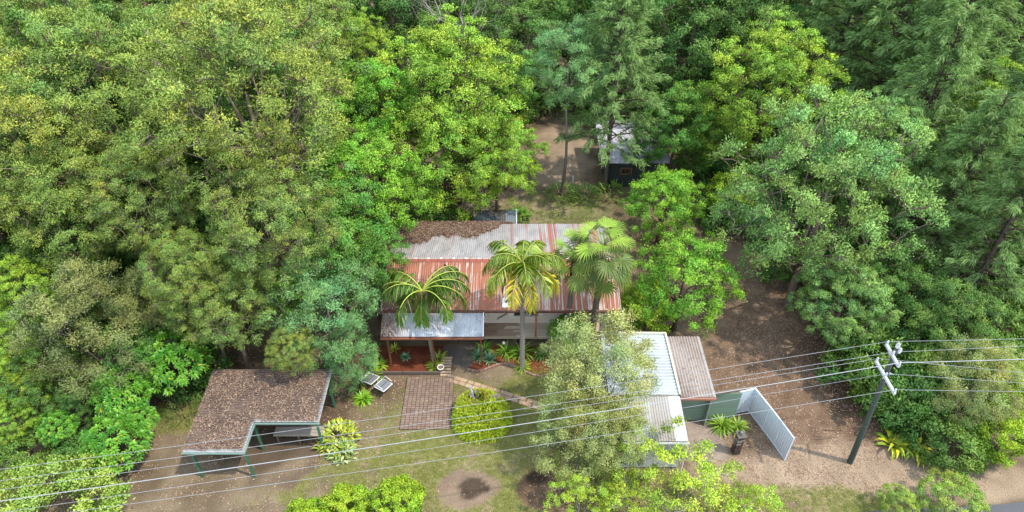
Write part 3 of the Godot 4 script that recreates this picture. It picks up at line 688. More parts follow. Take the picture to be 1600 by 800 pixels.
const UNDERGROWTH := [
	[0, 31.9, -55.8, 1.12, 0.71, "forest-floor leafy bush, fourth nearest of these to the grey leafless snag"],
	[0, 26.1, -41.5, 1.03, 0.71, "forest-floor leafy bush, fifteenth nearest of these to the bright yellow-green tree"],
	[0, -26.2, -49.0, 1.03, 1.16, "forest-floor leafy bush, eighteenth nearest of these to the tallest olive gum"],
	[1, -20.0, -41.2, 0.85, 0.90, "forest-floor leafy bush, fourth nearest of these to the tallest olive gum"],
	[1, -28.8, -40.3, 0.90, 1.16, "forest-floor leafy bush, fourteenth nearest of these to the tallest olive gum"],
	[0, -34.4, -51.9, 0.99, 1.10, "forest-floor leafy bush, thirtieth nearest of these to the tallest olive gum"],
	[0, -8.6, -60.6, 0.83, 1.14, "forest-floor leafy bush, fifth nearest of these to the leafless white dead tree"],
	[0, -22.1, -50.5, 1.01, 0.95, "forest-floor leafy bush, seventeenth nearest of these to the tallest olive gum"],
	[0, 29.0, -49.2, 1.15, 1.04, "forest-floor leafy bush, eighth nearest of these to the grey leafless snag"],
	[1, -18.3, -25.9, 0.93, 0.81, "forest-floor leafy bush, very nearest of these to the glossy umbrella trees"],
	[0, -2.8, -60.4, 1.13, 0.89, "forest-floor leafy bush, second nearest of these to the leafless white dead tree"],
	[0, 32.3, -49.7, 1.15, 0.85, "forest-floor leafy bush, second nearest of these to the grey leafless snag"],
	[0, 26.5, -25.5, 1.01, 1.00, "forest-floor leafy bush, second nearest of these to the power pole"],
	[0, 30.4, -35.8, 0.80, 0.80, "forest-floor leafy bush, tenth nearest of these to the broad grey-green tree"],
	[1, -24.5, -35.0, 1.02, 1.06, "forest-floor leafy bush, seventh nearest of these to the tallest olive gum"],
	[0, 25.2, -32.3, 1.14, 1.14, "forest-floor leafy bush, sixth nearest of these to the broad grey-green tree"],
	[1, -17.9, -33.0, 0.87, 1.18, "forest-floor leafy bush, second nearest of these to the tallest olive gum"],
	[0, 36.5, -38.4, 1.08, 1.02, "forest-floor leafy bush, nineteenth nearest of these to the grey leafless snag"],
	[0, 36.9, -53.3, 0.88, 0.82, "forest-floor leafy bush, very nearest of these to the grey leafless snag"],
	[0, -23.7, -24.3, 0.82, 1.20, "forest-floor leafy bush, second nearest of these to the glossy umbrella trees"],
	[0, 18.9, -57.4, 0.84, 1.06, "forest-floor leafy bush, thirteenth nearest of these to the bright yellow-green tree"],
	[0, 20.1, -41.8, 0.97, 1.04, "forest-floor leafy bush, eighth nearest of these to the bright yellow-green tree"],
	[0, 15.4, -53.9, 0.87, 1.06, "forest-floor leafy bush, sixth nearest of these to the bright yellow-green tree"],
	[0, 20.1, -31.5, 0.89, 0.72, "forest-floor leafy bush, very nearest of these to the broad grey-green tree"],
	[0, 14.8, -47.2, 0.87, 1.10, "forest-floor leafy bush, third nearest of these to the bright yellow-green tree"],
	[0, 28.9, -44.2, 1.09, 1.16, "forest-floor leafy bush, fifteenth nearest of these to the grey leafless snag"],
	[1, -21.2, -37.2, 1.16, 0.81, "forest-floor leafy bush, third nearest of these to the tallest olive gum"],
	[0, -31.5, -42.1, 1.14, 1.09, "forest-floor leafy bush, twentieth nearest of these to the tallest olive gum"],
	[0, 8.3, -60.4, 0.96, 0.76, "forest-floor leafy bush, ninth nearest of these to the leafless white dead tree"],
	[0, 12.4, -57.5, 1.17, 0.77, "forest-floor leafy bush, second nearest of these to the small dark shed"],
	[0, -27.9, -44.5, 0.92, 1.09, "forest-floor leafy bush, sixteenth nearest of these to the tallest olive gum"],
	[1, 38.0, -59.2, 1.09, 1.15, "forest-floor leafy bush, seventh nearest of these to the grey leafless snag"],
	[0, 20.9, -24.7, 1.23, 0.86, "forest-floor leafy bush, very nearest of these to the power pole"],
	[0, -16.6, -58.0, 1.19, 0.74, "forest-floor leafy bush, tenth nearest of these to the leafless white dead tree"],
	[0, -12.0, -59.5, 1.16, 0.79, "forest-floor leafy bush, seventh nearest of these to the leafless white dead tree"],
	[1, -27.1, -56.8, 1.22, 0.98, "forest-floor leafy bush, seventeenth nearest of these to the leafless white dead tree"],
	[1, -38.0, -48.0, 0.83, 0.76, "forest-floor leafy bush, thirty-first nearest of these to the tallest olive gum"],
	[1, -23.8, -59.3, 1.06, 0.86, "forest-floor leafy bush, sixteenth nearest of these to the leafless white dead tree"],
	[0, -23.3, -28.9, 0.84, 0.94, "forest-floor leafy bush, third nearest of these to the glossy umbrella trees"],
	[0, 21.1, -60.4, 0.91, 0.96, "forest-floor leafy bush, seventeenth nearest of these to the bright yellow-green tree"],
	[0, 24.8, -37.1, 1.24, 0.90, "forest-floor leafy bush, eighth nearest of these to the broad grey-green tree"],
	[1, -31.0, -56.9, 1.23, 1.01, "forest-floor leafy bush, thirty-second nearest of these to the tallest olive gum"],
	[0, 21.0, -47.6, 0.80, 0.71, "forest-floor leafy bush, second nearest of these to the bright yellow-green tree"],
	[0, 34.2, -59.8, 0.91, 0.99, "forest-floor leafy bush, tenth nearest of these to the grey leafless snag"],
	[1, 15.9, -40.8, 1.02, 0.70, "forest-floor leafy bush, tenth nearest of these to the bright yellow-green tree"],
	[1, 34.3, -35.7, 0.95, 1.08, "forest-floor leafy bush, twentieth nearest of these to the grey leafless snag"],
	[0, -18.4, -54.6, 0.91, 0.86, "forest-floor leafy bush, twelfth nearest of these to the leafless white dead tree"],
	[1, -30.0, -53.8, 0.95, 1.05, "forest-floor leafy bush, twenty-ninth nearest of these to the tallest olive gum"],
	[0, 28.8, -28.9, 1.16, 1.10, "forest-floor leafy bush, ninth nearest of these to the broad grey-green tree"],
	[0, -25.2, -42.3, 1.00, 0.84, "forest-floor leafy bush, eleventh nearest of these to the tallest olive gum"],
	[1, 21.4, -53.4, 0.95, 1.16, "forest-floor leafy bush, fifth nearest of these to the bright yellow-green tree"],
	[0, -18.7, -29.5, 0.94, 0.93, "forest-floor leafy bush, fifth nearest of these to the tallest olive gum"],
	[0, 26.7, -59.8, 1.04, 0.86, "forest-floor leafy bush, sixteenth nearest of these to the grey leafless snag"],
	[1, -30.1, -34.9, 0.83, 1.16, "forest-floor leafy bush, fifteenth nearest of these to the tallest olive gum"],
	[1, 24.1, -51.7, 0.91, 1.06, "forest-floor leafy bush, ninth nearest of these to the bright yellow-green tree"],
	[1, -26.2, -32.3, 1.25, 1.06, "forest-floor leafy bush, tenth nearest of these to the tallest olive gum"],
	[0, -36.7, -56.2, 1.22, 0.82, "forest-floor leafy bush, thirty-third nearest of these to the tallest olive gum"],
	[0, 17.0, -49.6, 1.04, 1.09, "forest-floor leafy bush, very nearest of these to the bright yellow-green tree"],
	[1, 16.6, -44.3, 1.06, 1.05, "forest-floor leafy bush, fourth nearest of these to the bright yellow-green tree"],
	[1, 20.6, -36.6, 0.98, 1.01, "forest-floor leafy bush, fourth nearest of these to the broad grey-green tree"],
	[0, -30.9, -30.4, 0.99, 0.71, "forest-floor leafy bush, fifth nearest of these to the glossy umbrella trees"],
	[0, -28.2, -61.3, 0.97, 0.95, "forest-floor leafy bush, eighteenth nearest of these to the leafless white dead tree"],
	[0, 37.6, -42.6, 0.81, 0.92, "forest-floor leafy bush, twelfth nearest of these to the grey leafless snag"],
	[0, 31.6, -32.5, 1.21, 1.05, "forest-floor leafy bush, eleventh nearest of these to the broad grey-green tree"],
	[1, -14.6, -61.7, 0.81, 0.88, "forest-floor leafy bush, eighth nearest of these to the leafless white dead tree"],
	[1, 23.1, -44.0, 0.94, 0.98, "forest-floor leafy bush, seventh nearest of these to the bright yellow-green tree"],
	[1, -34.6, -37.6, 0.99, 0.76, "forest-floor leafy bush, twenty-third nearest of these to the tallest olive gum"],
	[0, 28.7, -56.0, 1.07, 0.93, "forest-floor leafy bush, eleventh nearest of these to the grey leafless snag"],
	[1, -23.2, -45.5, 1.06, 1.07, "forest-floor leafy bush, twelfth nearest of these to the tallest olive gum"],
	[0, 33.4, -39.3, 0.96, 0.91, "forest-floor leafy bush, eighteenth nearest of these to the grey leafless snag"],
	[1, 28.4, -52.4, 1.21, 1.09, "forest-floor leafy bush, ninth nearest of these to the grey leafless snag"],
	[0, 24.7, -28.2, 0.99, 0.99, "forest-floor leafy bush, seventh nearest of these to the broad grey-green tree"],
	[0, 33.4, -42.7, 1.00, 0.73, "forest-floor leafy bush, thirteenth nearest of these to the grey leafless snag"],
	[1, -19.5, -45.4, 1.09, 0.82, "forest-floor leafy bush, eighth nearest of these to the tallest olive gum"],
	[1, 26.1, -47.0, 0.90, 0.85, "forest-floor leafy bush, eleventh nearest of these to the bright yellow-green tree"],
	[1, 22.1, -56.8, 1.22, 1.06, "forest-floor leafy bush, fourteenth nearest of these to the bright yellow-green tree"],
	[1, -0.3, -57.6, 1.07, 0.72, "forest-floor leafy bush, third nearest of these to the leafless white dead tree"],
	[0, 31.5, -46.5, 0.83, 1.16, "forest-floor leafy bush, sixth nearest of these to the grey leafless snag"],
	[1, -27.1, -52.1, 1.07, 1.01, "forest-floor leafy bush, twenty-fourth nearest of these to the tallest olive gum"],
	[0, 4.2, -60.3, 1.13, 1.03, "forest-floor leafy bush, sixth nearest of these to the leafless white dead tree"],
	[1, 17.8, -61.8, 0.81, 1.16, "forest-floor leafy bush, eighteenth nearest of these to the bright yellow-green tree"],
	[1, 15.7, -58.7, 1.11, 0.93, "forest-floor leafy bush, sixteenth nearest of these to the bright yellow-green tree"],
	[1, -31.5, -49.0, 1.22, 1.09, "forest-floor leafy bush, twenty-fifth nearest of these to the tallest olive gum"],
	[1, 35.2, -46.3, 1.00, 1.06, "forest-floor leafy bush, fifth nearest of these to the grey leafless snag"],
	[0, -33.9, -45.6, 1.06, 0.81, "forest-floor leafy bush, twenty-sixth nearest of these to the tallest olive gum"],
	[1, -34.4, -58.5, 1.01, 0.72, "forest-floor leafy bush, thirty-fourth nearest of these to the tallest olive gum"],
	[1, -22.7, -54.3, 1.16, 0.86, "forest-floor leafy bush, fifteenth nearest of these to the leafless white dead tree"],
	[0, -22.1, -31.9, 1.17, 0.92, "forest-floor leafy bush, sixth nearest of these to the tallest olive gum"],
	[0, 23.1, -40.1, 1.01, 1.19, "forest-floor leafy bush, twelfth nearest of these to the bright yellow-green tree"],
	[1, -36.2, -42.2, 1.03, 1.07, "forest-floor leafy bush, twenty-seventh nearest of these to the tallest olive gum"],
	[1, -18.3, -50.1, 1.02, 0.77, "forest-floor leafy bush, thirteenth nearest of these to the tallest olive gum"],
	[1, 18.4, -38.9, 0.84, 0.83, "forest-floor leafy bush, fifth nearest of these to the broad grey-green tree"],
	[1, -26.8, -38.0, 1.07, 1.01, "forest-floor leafy bush, ninth nearest of these to the tallest olive gum"],
	[1, 30.7, -60.2, 0.86, 1.01, "forest-floor leafy bush, fourteenth nearest of these to the grey leafless snag"],
	[0, -30.7, -45.9, 0.86, 0.73, "forest-floor leafy bush, twenty-second nearest of these to the tallest olive gum"],
	[1, -28.4, -28.1, 1.05, 0.74, "forest-floor leafy bush, fourth nearest of these to the glossy umbrella trees"],
	[0, -37.2, -60.7, 0.90, 1.15, "forest-floor leafy bush, thirty-fifth nearest of these to the tallest olive gum"],
	[1, -5.3, -58.2, 1.16, 0.84, "forest-floor leafy bush, very nearest of these to the leafless white dead tree"],
	[1, 30.3, -41.3, 0.84, 0.86, "forest-floor leafy bush, seventeenth nearest of these to the grey leafless snag"],
	[1, 37.9, -47.8, 1.19, 1.08, "forest-floor leafy bush, third nearest of these to the grey leafless snag"],
	[0, -21.1, -57.0, 1.01, 0.81, "forest-floor leafy bush, fourteenth nearest of these to the leafless white dead tree"],
	[1, -20.8, -60.7, 0.96, 0.93, "forest-floor leafy bush, thirteenth nearest of these to the leafless white dead tree"],
	[0, -37.8, -39.2, 0.92, 0.82, "forest-floor leafy bush, twenty-eighth nearest of these to the tallest olive gum"],
	[0, -17.9, -36.7, 0.97, 1.07, "forest-floor leafy bush, very nearest of these to the tallest olive gum"],
	[0, 20.0, -27.9, 0.85, 1.19, "forest-floor leafy bush, third nearest of these to the broad grey-green tree"],
	[0, -33.1, -61.7, 1.10, 0.95, "forest-floor leafy bush, nineteenth nearest of these to the leafless white dead tree"],
	[0, 1.1, -60.8, 0.99, 0.81, "forest-floor leafy bush, fourth nearest of these to the leafless white dead tree"],
	[1, -17.8, -61.5, 0.86, 0.71, "forest-floor leafy bush, eleventh nearest of these to the leafless white dead tree"],
	[0, 18.0, -34.7, 0.81, 0.99, "forest-floor leafy bush, second nearest of these to the broad grey-green tree"],
	[0, 8.6, -57.3, 1.15, 0.71, "forest-floor leafy bush, very nearest of these to the small dark shed"],
	[0, -33.3, -34.1, 1.00, 0.81, "forest-floor leafy bush, twenty-first nearest of these to the tallest olive gum"],
	[0, -31.8, -39.0, 1.02, 0.97, "forest-floor leafy bush, nineteenth nearest of these to the tallest olive gum"],

]

# ---------------------------------------------------------------- ground
func inside(p: Vector2, poly: PackedVector2Array) -> bool:
	return Geometry2D.is_point_in_polygon(p, poly)

var bed_a := PackedVector2Array([Vector2(-8.2, -28.5), Vector2(-4.15, -28.5), Vector2(-4.15, -26.35), Vector2(-8.4, -26.3)])
var bed_b := PackedVector2Array()
var paving := PackedVector2Array([Vector2(-5.98, -26.0), Vector2(-3.3, -26.0), Vector2(-3.3, -22.4), Vector2(-5.98, -22.4)])
var slab := PackedVector2Array([Vector2(-4.1, -28.5), Vector2(-1.7, -28.5), Vector2(-1.5, -27.3), Vector2(-2.4, -26.7), Vector2(-3.6, -26.9)])
var slab_b := PackedVector2Array([Vector2(8.6, -22.9), Vector2(11.2, -22.8), Vector2(11.0, -20.6), Vector2(8.5, -20.4)])

func blob(x: float, z: float, cx: float, cz: float, rx: float, rz: float, soft := 0.5) -> float:
	var d := sqrt(pow((x - cx) / rx, 2.0) + pow((z - cz) / rz, 2.0)) + noise.get_noise_2d(x * 30.0 + 50.0, z * 30.0) * 0.5
	return 1.0 - smoothstep(1.0 - soft * 0.5, 1.0 + soft * 0.5, d)

# how much grass grows there
func grass_at(x: float, z: float) -> float:
	var g := 0.0
	g = maxf(g, blob(x, z, -1.6, -19.4, 8.6, 3.6, 0.8))
	g = maxf(g, blob(x, z, 1.6, -23.2, 3.4, 3.2, 0.5))
	g = maxf(g, blob(x, z, -2.0, -24.6, 3.0, 1.2, 0.5) * 0.6)
	g = maxf(g, blob(x, z, 12.0, -17.7, 6.0, 1.3, 0.6))
	g = maxf(g, blob(x, z, -6.5, -22.5, 4.0, 2.0, 0.8) * 0.35)
	g = maxf(g, blob(x, z, 3.6, -42.4, 4.4, 2.2, 0.9) * 0.6)
	g = maxf(g, blob(x, z, 1.2, -40.5, 2.5, 1.4, 0.9) * 0.35)
	g = maxf(g, blob(x, z, -18.0, -23.2, 1.6, 1.1, 0.6) * 0.7)
	g -= blob(x, z, -2.0, -18.9, 1.7, 0.95, 0.5) * 1.2
	g -= blob(x, z, 1.4, -18.9, 1.5, 1.2, 0.5) * 1.1
	g -= blob(x, z, -12.6, -22.0, 3.6, 2.9, 0.3)
	return clampf(g * (0.72 + 0.9 * fine.get_noise_2d(x * 34.0, z * 34.0) + 0.6 * fine.get_noise_2d(x * 130.0, z * 130.0)), 0.0, 1.0)

func ground_color(x: float, z: float) -> Color:
	var a := noise.get_noise_2d(x * 6.0, z * 6.0)
	var b := fine.get_noise_2d(x * 70.0, z * 70.0)
	var d := noise.get_noise_2d(x * 130.0 + 300.0, z * 130.0)
	var col := C(148, 132, 109).lerp(C(116, 100, 80), clampf(0.5 + a * 1.0 + noise.get_noise_2d(x * 40.0, z * 40.0 + 70.0) * 0.9, 0, 1))
	# the reddish leaf fall on the driveway and under the trees
	var red := blob(x, z, 15.5, -28.0, 5.5, 11.0, 0.8)
	red = maxf(red, blob(x, z, 10.0, -34.0, 3.0, 5.0, 0.8))
	col = col.lerp(C(122, 94, 76).lerp(C(150, 122, 102), clampf(0.5 + d, 0, 1)), red * 0.6)
	# sandy patches: the verge, the far clearing, the yard by the fence
	var cx := 15.6 + 0.5 * sin(z * 0.25) - 0.12 * (z + 28.0)
	var track := maxf(1.0 - absf(x - cx - 0.75) / 0.35, 1.0 - absf(x - cx + 0.75) / 0.35)
	col = col.lerp(C(112, 88, 74), clampf(track, 0, 1) * smoothstep(-40.0, -34.0, z) * (0.35 + 0.5 * a))
	var sand := blob(x, z, 15.5, -19.8, 7.0, 1.5, 0.7)
	sand = maxf(sand, blob(x, z, 4.2, -51.0, 2.6, 5.5, 0.5))
	sand = maxf(sand, blob(x, z, 0.0, -42.5, 4.5, 1.8, 0.8) * 0.7)
	sand = maxf(sand, blob(x, z, 23.0, -19.2, 4.0, 0.9, 0.6))
	col = col.lerp(C(184, 162, 138), sand * 0.75)
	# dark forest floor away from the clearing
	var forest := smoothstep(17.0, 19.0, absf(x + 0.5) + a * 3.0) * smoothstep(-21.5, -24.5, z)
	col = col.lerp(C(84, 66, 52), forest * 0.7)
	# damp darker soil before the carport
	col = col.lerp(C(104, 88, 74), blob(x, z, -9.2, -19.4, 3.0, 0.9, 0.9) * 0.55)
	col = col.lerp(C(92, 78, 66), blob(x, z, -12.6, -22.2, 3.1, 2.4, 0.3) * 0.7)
	# the two burnt patches, ash and all
	col = col.lerp(C(150, 126, 110), blob(x, z, -2.0, -18.9, 2.0, 1.1, 0.9) * 0.55)
	col = col.lerp(C(70, 58, 50), blob(x + 0.5 * fine.get_noise_2d(x * 90.0, z * 90.0), z, -1.9, -18.95, 0.75, 0.55, 0.3) * 0.85)
	col = col.lerp(C(104, 82, 66), blob(x, z, 1.4, -18.9, 1.7, 1.3, 0.9) * 0.8)
	col = col.lerp(C(58, 48, 40), blob(x, z, 1.2, -19.5, 0.6, 0.4, 0.4) * 0.8)
	var g := grass_at(x, z)
	col = col.lerp(C(146, 148, 86).lerp(C(176, 172, 116), clampf(0.5 + d * 0.9, 0, 1)), g * 0.85)
	var p := Vector2(x, z)
	if inside(p, bed_a) or inside(p, bed_b):
		col = C(116, 62, 44).lerp(C(142, 84, 62), clampf(0.5 + d, 0, 1))
	elif inside(p, slab):
		col = C(112, 104, 96).lerp(C(140, 132, 122), clampf(0.4 + a * 1.5, 0, 1))
	elif inside(p, slab_b):
		col = C(176, 160, 146).lerp(C(156, 138, 124), clampf(0.5 + a * 1.5, 0, 1))
	var k := 1.0 + b * 0.3
	return Color(col.r * k, col.g * k, col.b * k)

func axis(lo: float, hi: float, step: float, far: float) -> PackedFloat32Array:
	var out := PackedFloat32Array()
	for q in [far, far * 0.4, far * 0.15, far * 0.07]:
		out.append(lo - q)
	var x := lo
	while x < hi + 0.001:
		out.append(x)
		x += step
	for q in [far * 0.07, far * 0.15, far * 0.4, far]:
		out.append(hi + q)
	return out

func make_ground() -> void:
	for q in 24:                                     # the wavy edge of the second garden bed
		var t := q / 23.0
		var x := -2.6 + t * 5.4
		bed_b.append(Vector2(x, -26.45 + 0.42 * sin(t * 9.0 + 0.9) - 0.5 * (1.0 - t) * (1.0 - t)))
	bed_b.append(Vector2(2.8, -28.5)); bed_b.append(Vector2(-1.6, -28.5))
	var xs := axis(-34.0, 34.0, 0.2, 700.0)
	var zs := axis(-66.0, -14.0, 0.2, 700.0)
	var mb := MB.new()
	var w := xs.size()
	for z in zs:
		for x in xs:
			mb.v.append(Vector3(x, gh(x, z), z))
			mb.n.append(Vector3.UP)
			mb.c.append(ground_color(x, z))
	for r in zs.size() - 1:
		for k in w - 1:
			var a := r * w + k
			mb.i.append_array(PackedInt32Array([a, a + 1, a + w, a + 1, a + w + 1, a + w]))
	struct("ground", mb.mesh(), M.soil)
	# the road along the bottom: sealed, its edge breaking up into the verge
	var road := MB.new()
	var last := 0.0
	for q in 60:
		var x0 := 13.0 + q * 1.5
		var x1 := x0 + 1.5
		var e0 := -17.35 - 0.07 * (x0 - 13.0) + noise.get_noise_2d(x0 * 20.0, 3.0) * 0.2
		var e1 := -17.35 - 0.07 * (x1 - 13.0) + noise.get_noise_2d(x1 * 20.0, 3.0) * 0.2
		for s in 6:
			var f0 := s / 6.0
			var f1 := (s + 1) / 6.0
			road.quad(Vector3(x0, 0.045, lerpf(e0, -9.0, f0)), Vector3(x0, 0.045, lerpf(e0, -9.0, f1)), Vector3(x1, 0.045, lerpf(e1, -9.0, f1)), Vector3(x1, 0.045, lerpf(e1, -9.0, f0)), jit(C(104, 104, 108), 0.04))
		road.quad(Vector3(x0, 0.045, e0), Vector3(x1, 0.045, e1), Vector3(x1, -0.1, e1 - 0.03), Vector3(x0, -0.1, e0 - 0.03), C(96, 94, 94))
	for k in road.n.size():
		if absf(road.n[k].y) > 0.9:
			road.n[k] = Vector3.UP
	struct("road", road.mesh(), M.asphalt)

func clear_of_buildings(x: float, z: float) -> bool:
	return not (x > -7.3 and x < 6.0 and z < -28.55 and z > -36.5) and not (x > 5.4 and x < 8.4 and z < -19.9 and z > -26.6)

func make_litter() -> void:
	var lf := MB.new()
	lf.leaf(Vector3(-0.035, 0.003, 0), Vector3(1, 0.1, 0), Vector3(0, 0.15, 1).normalized(), 0.07, 0.028, Color.WHITE, -0.05)
	var lm := lf.mesh()
	rng.seed = 77
	var buf := PackedFloat32Array()
	var tones := [C(146, 122, 104), C(128, 102, 86), C(158, 134, 114), C(116, 92, 78), C(136, 108, 88), C(172, 150, 130)]
	var made := 0
	while made < 120000:
		var z := -rng.randf_range(17.0, 62.0)
		if rng.randf() > 30.0 / (-z) * 0.75 + 0.2:
			continue
		var x := rng.randf_range(-1.0, 1.0) * (-z * 0.55 + 13.0)
		if not clear_of_buildings(x, z):
			continue
		var g := grass_at(x, z)
		var p := Vector2(x, z)
		if rng.randf() < g * 0.85 or rng.randf() < blob(x, z, -2.0, -18.9, 2.2, 1.3, 0.4) * 0.9 or rng.randf() < blob(x, z, 1.4, -18.9, 1.8, 1.4, 0.4) * 0.8 or inside(p, paving) and rng.randf() < 0.85 or inside(p, slab) and rng.randf() < 0.8 or inside(p, slab_b) and rng.randf() < 0.85:
			continue
		var dens := 0.4 + 0.8 * noise.get_noise_2d(x * 14.0, z * 14.0) + 0.9 * fine.get_noise_2d(x * 60.0, z * 60.0 + 40.0) + 0.45 * blob(x, z, 15.5, -28.0, 5.5, 11.0, 0.8)
		if rng.randf() > dens or z > -18.1 and x > 13.0:
			continue
		var mul := inside(p, bed_a) or inside(p, bed_b)
		var s := rng.randf_range(0.7, 1.7)
		var b := Basis(Vector3.UP, rng.randf() * TAU) * Basis(Vector3.RIGHT, rng.randfn() * 0.3)
		var col: Color = tones[rng.randi() % 6]
		if mul:
			col = C(132, 70, 50)
			s *= 0.7
		place(buf, b.scaled(Vector3.ONE * s), Vector3(x, gh(x, z) + 0.012 + (0.05 if inside(p, paving) or mul else 0.0), z), jit(col, 0.2))
		made += 1
	var o := scatter("leaf_litter", lm, M.litter, buf)
	tag(o, "dry brown fallen leaves strewn over the bare ground", "leaf litter", "", "stuff")
	# grass: tufts of short blades
	var tuft := MB.new()
	for k in 7:
		var a := k * 0.9
		var d := Vector3(cos(a) * 0.7, 1.0, sin(a) * 0.7).normalized()
		var s := Vector3(-sin(a), 0, cos(a))
		var r0 := Vector3(cos(a * 2.3), 0, sin(a * 2.3)) * 0.05
		tuft.tri(r0 - s * 0.009, r0 + s * 0.009, r0 + d * (0.07 + 0.02 * (k % 3)), Color.WHITE)
	var tm := tuft.mesh()
	for k in tm.get_surface_count():
		pass
	var gb := PackedFloat32Array()
	var n2 := 0
	var tries := 0
	while n2 < 60000 and tries < 400000:
		tries += 1
		var x := rng.randf_range(-20.0, 19.0)
		var z := -rng.randf_range(17.0, 46.0)
		if z < -27.0 and (z > -37.5 or rng.randf() < 0.3):
			continue
		if not clear_of_buildings(x, z) or rng.randf() > grass_at(x, z) or inside(Vector2(x, z), paving):
			continue
		var col := C(128, 138, 66).lerp(C(164, 162, 98), rng.randf())
		if z < -36.0:
			col = C(104, 136, 60).lerp(C(140, 150, 80), rng.randf())
		place(gb, Basis(Vector3.UP, rng.randf() * TAU).scaled(Vector3(1, rng.randf_range(0.5, 1.5), 1) * rng.randf_range(0.7, 1.3)), Vector3(x, gh(x, z), z), jit(col, 0.15))
		n2 += 1
	var gr := scatter("lawn_grass", tm, M.leaf, gb)
	tag(gr, "short yellowish lawn grass growing in patches between bare soil", "grass", "", "stuff")

# fallen leaves on a roof: where(u, t) gives 0..1, o + ax*u + dn*t is the place
func roof_litter(parent: Node3D, count: int, o: Vector3, ax: Vector3, dn: Vector3, wu: float, wt: float, where: Callable, lift := 0.02) -> void:
	var lf := MB.new()
	lf.leaf(Vector3(-0.035, 0.003, 0), Vector3(1, 0.1, 0), Vector3(0, 0.15, 1).normalized(), 0.075, 0.028, Color.WHITE, -0.05)
	var up := ax.cross(dn).normalized()
	if up.y < 0.0:
		up = -up
	var tones := [C(124, 102, 88), C(102, 82, 70), C(140, 118, 100), C(88, 70, 60), C(116, 94, 80), C(164, 142, 122)]
	var buf := PackedFloat32Array()
	for k in count:
		var u := rng.randf() * wu
		var t := rng.randf() * wt
		if rng.randf() > where.call(u, t):
			continue
		var b := Basis(ax, up, ax.cross(up)) * Basis(Vector3.UP, rng.randf() * TAU) * Basis(Vector3.RIGHT, rng.randfn() * 0.35)
		place(buf, b.scaled(Vector3.ONE * rng.randf_range(0.7, 1.6)), o + ax * u + dn * t + up * (lift + rng.randf() * 0.03), jit(tones[rng.randi() % 6], 0.2))
	scatter("fallen_leaves", lf.mesh(), M.litter, buf, parent)

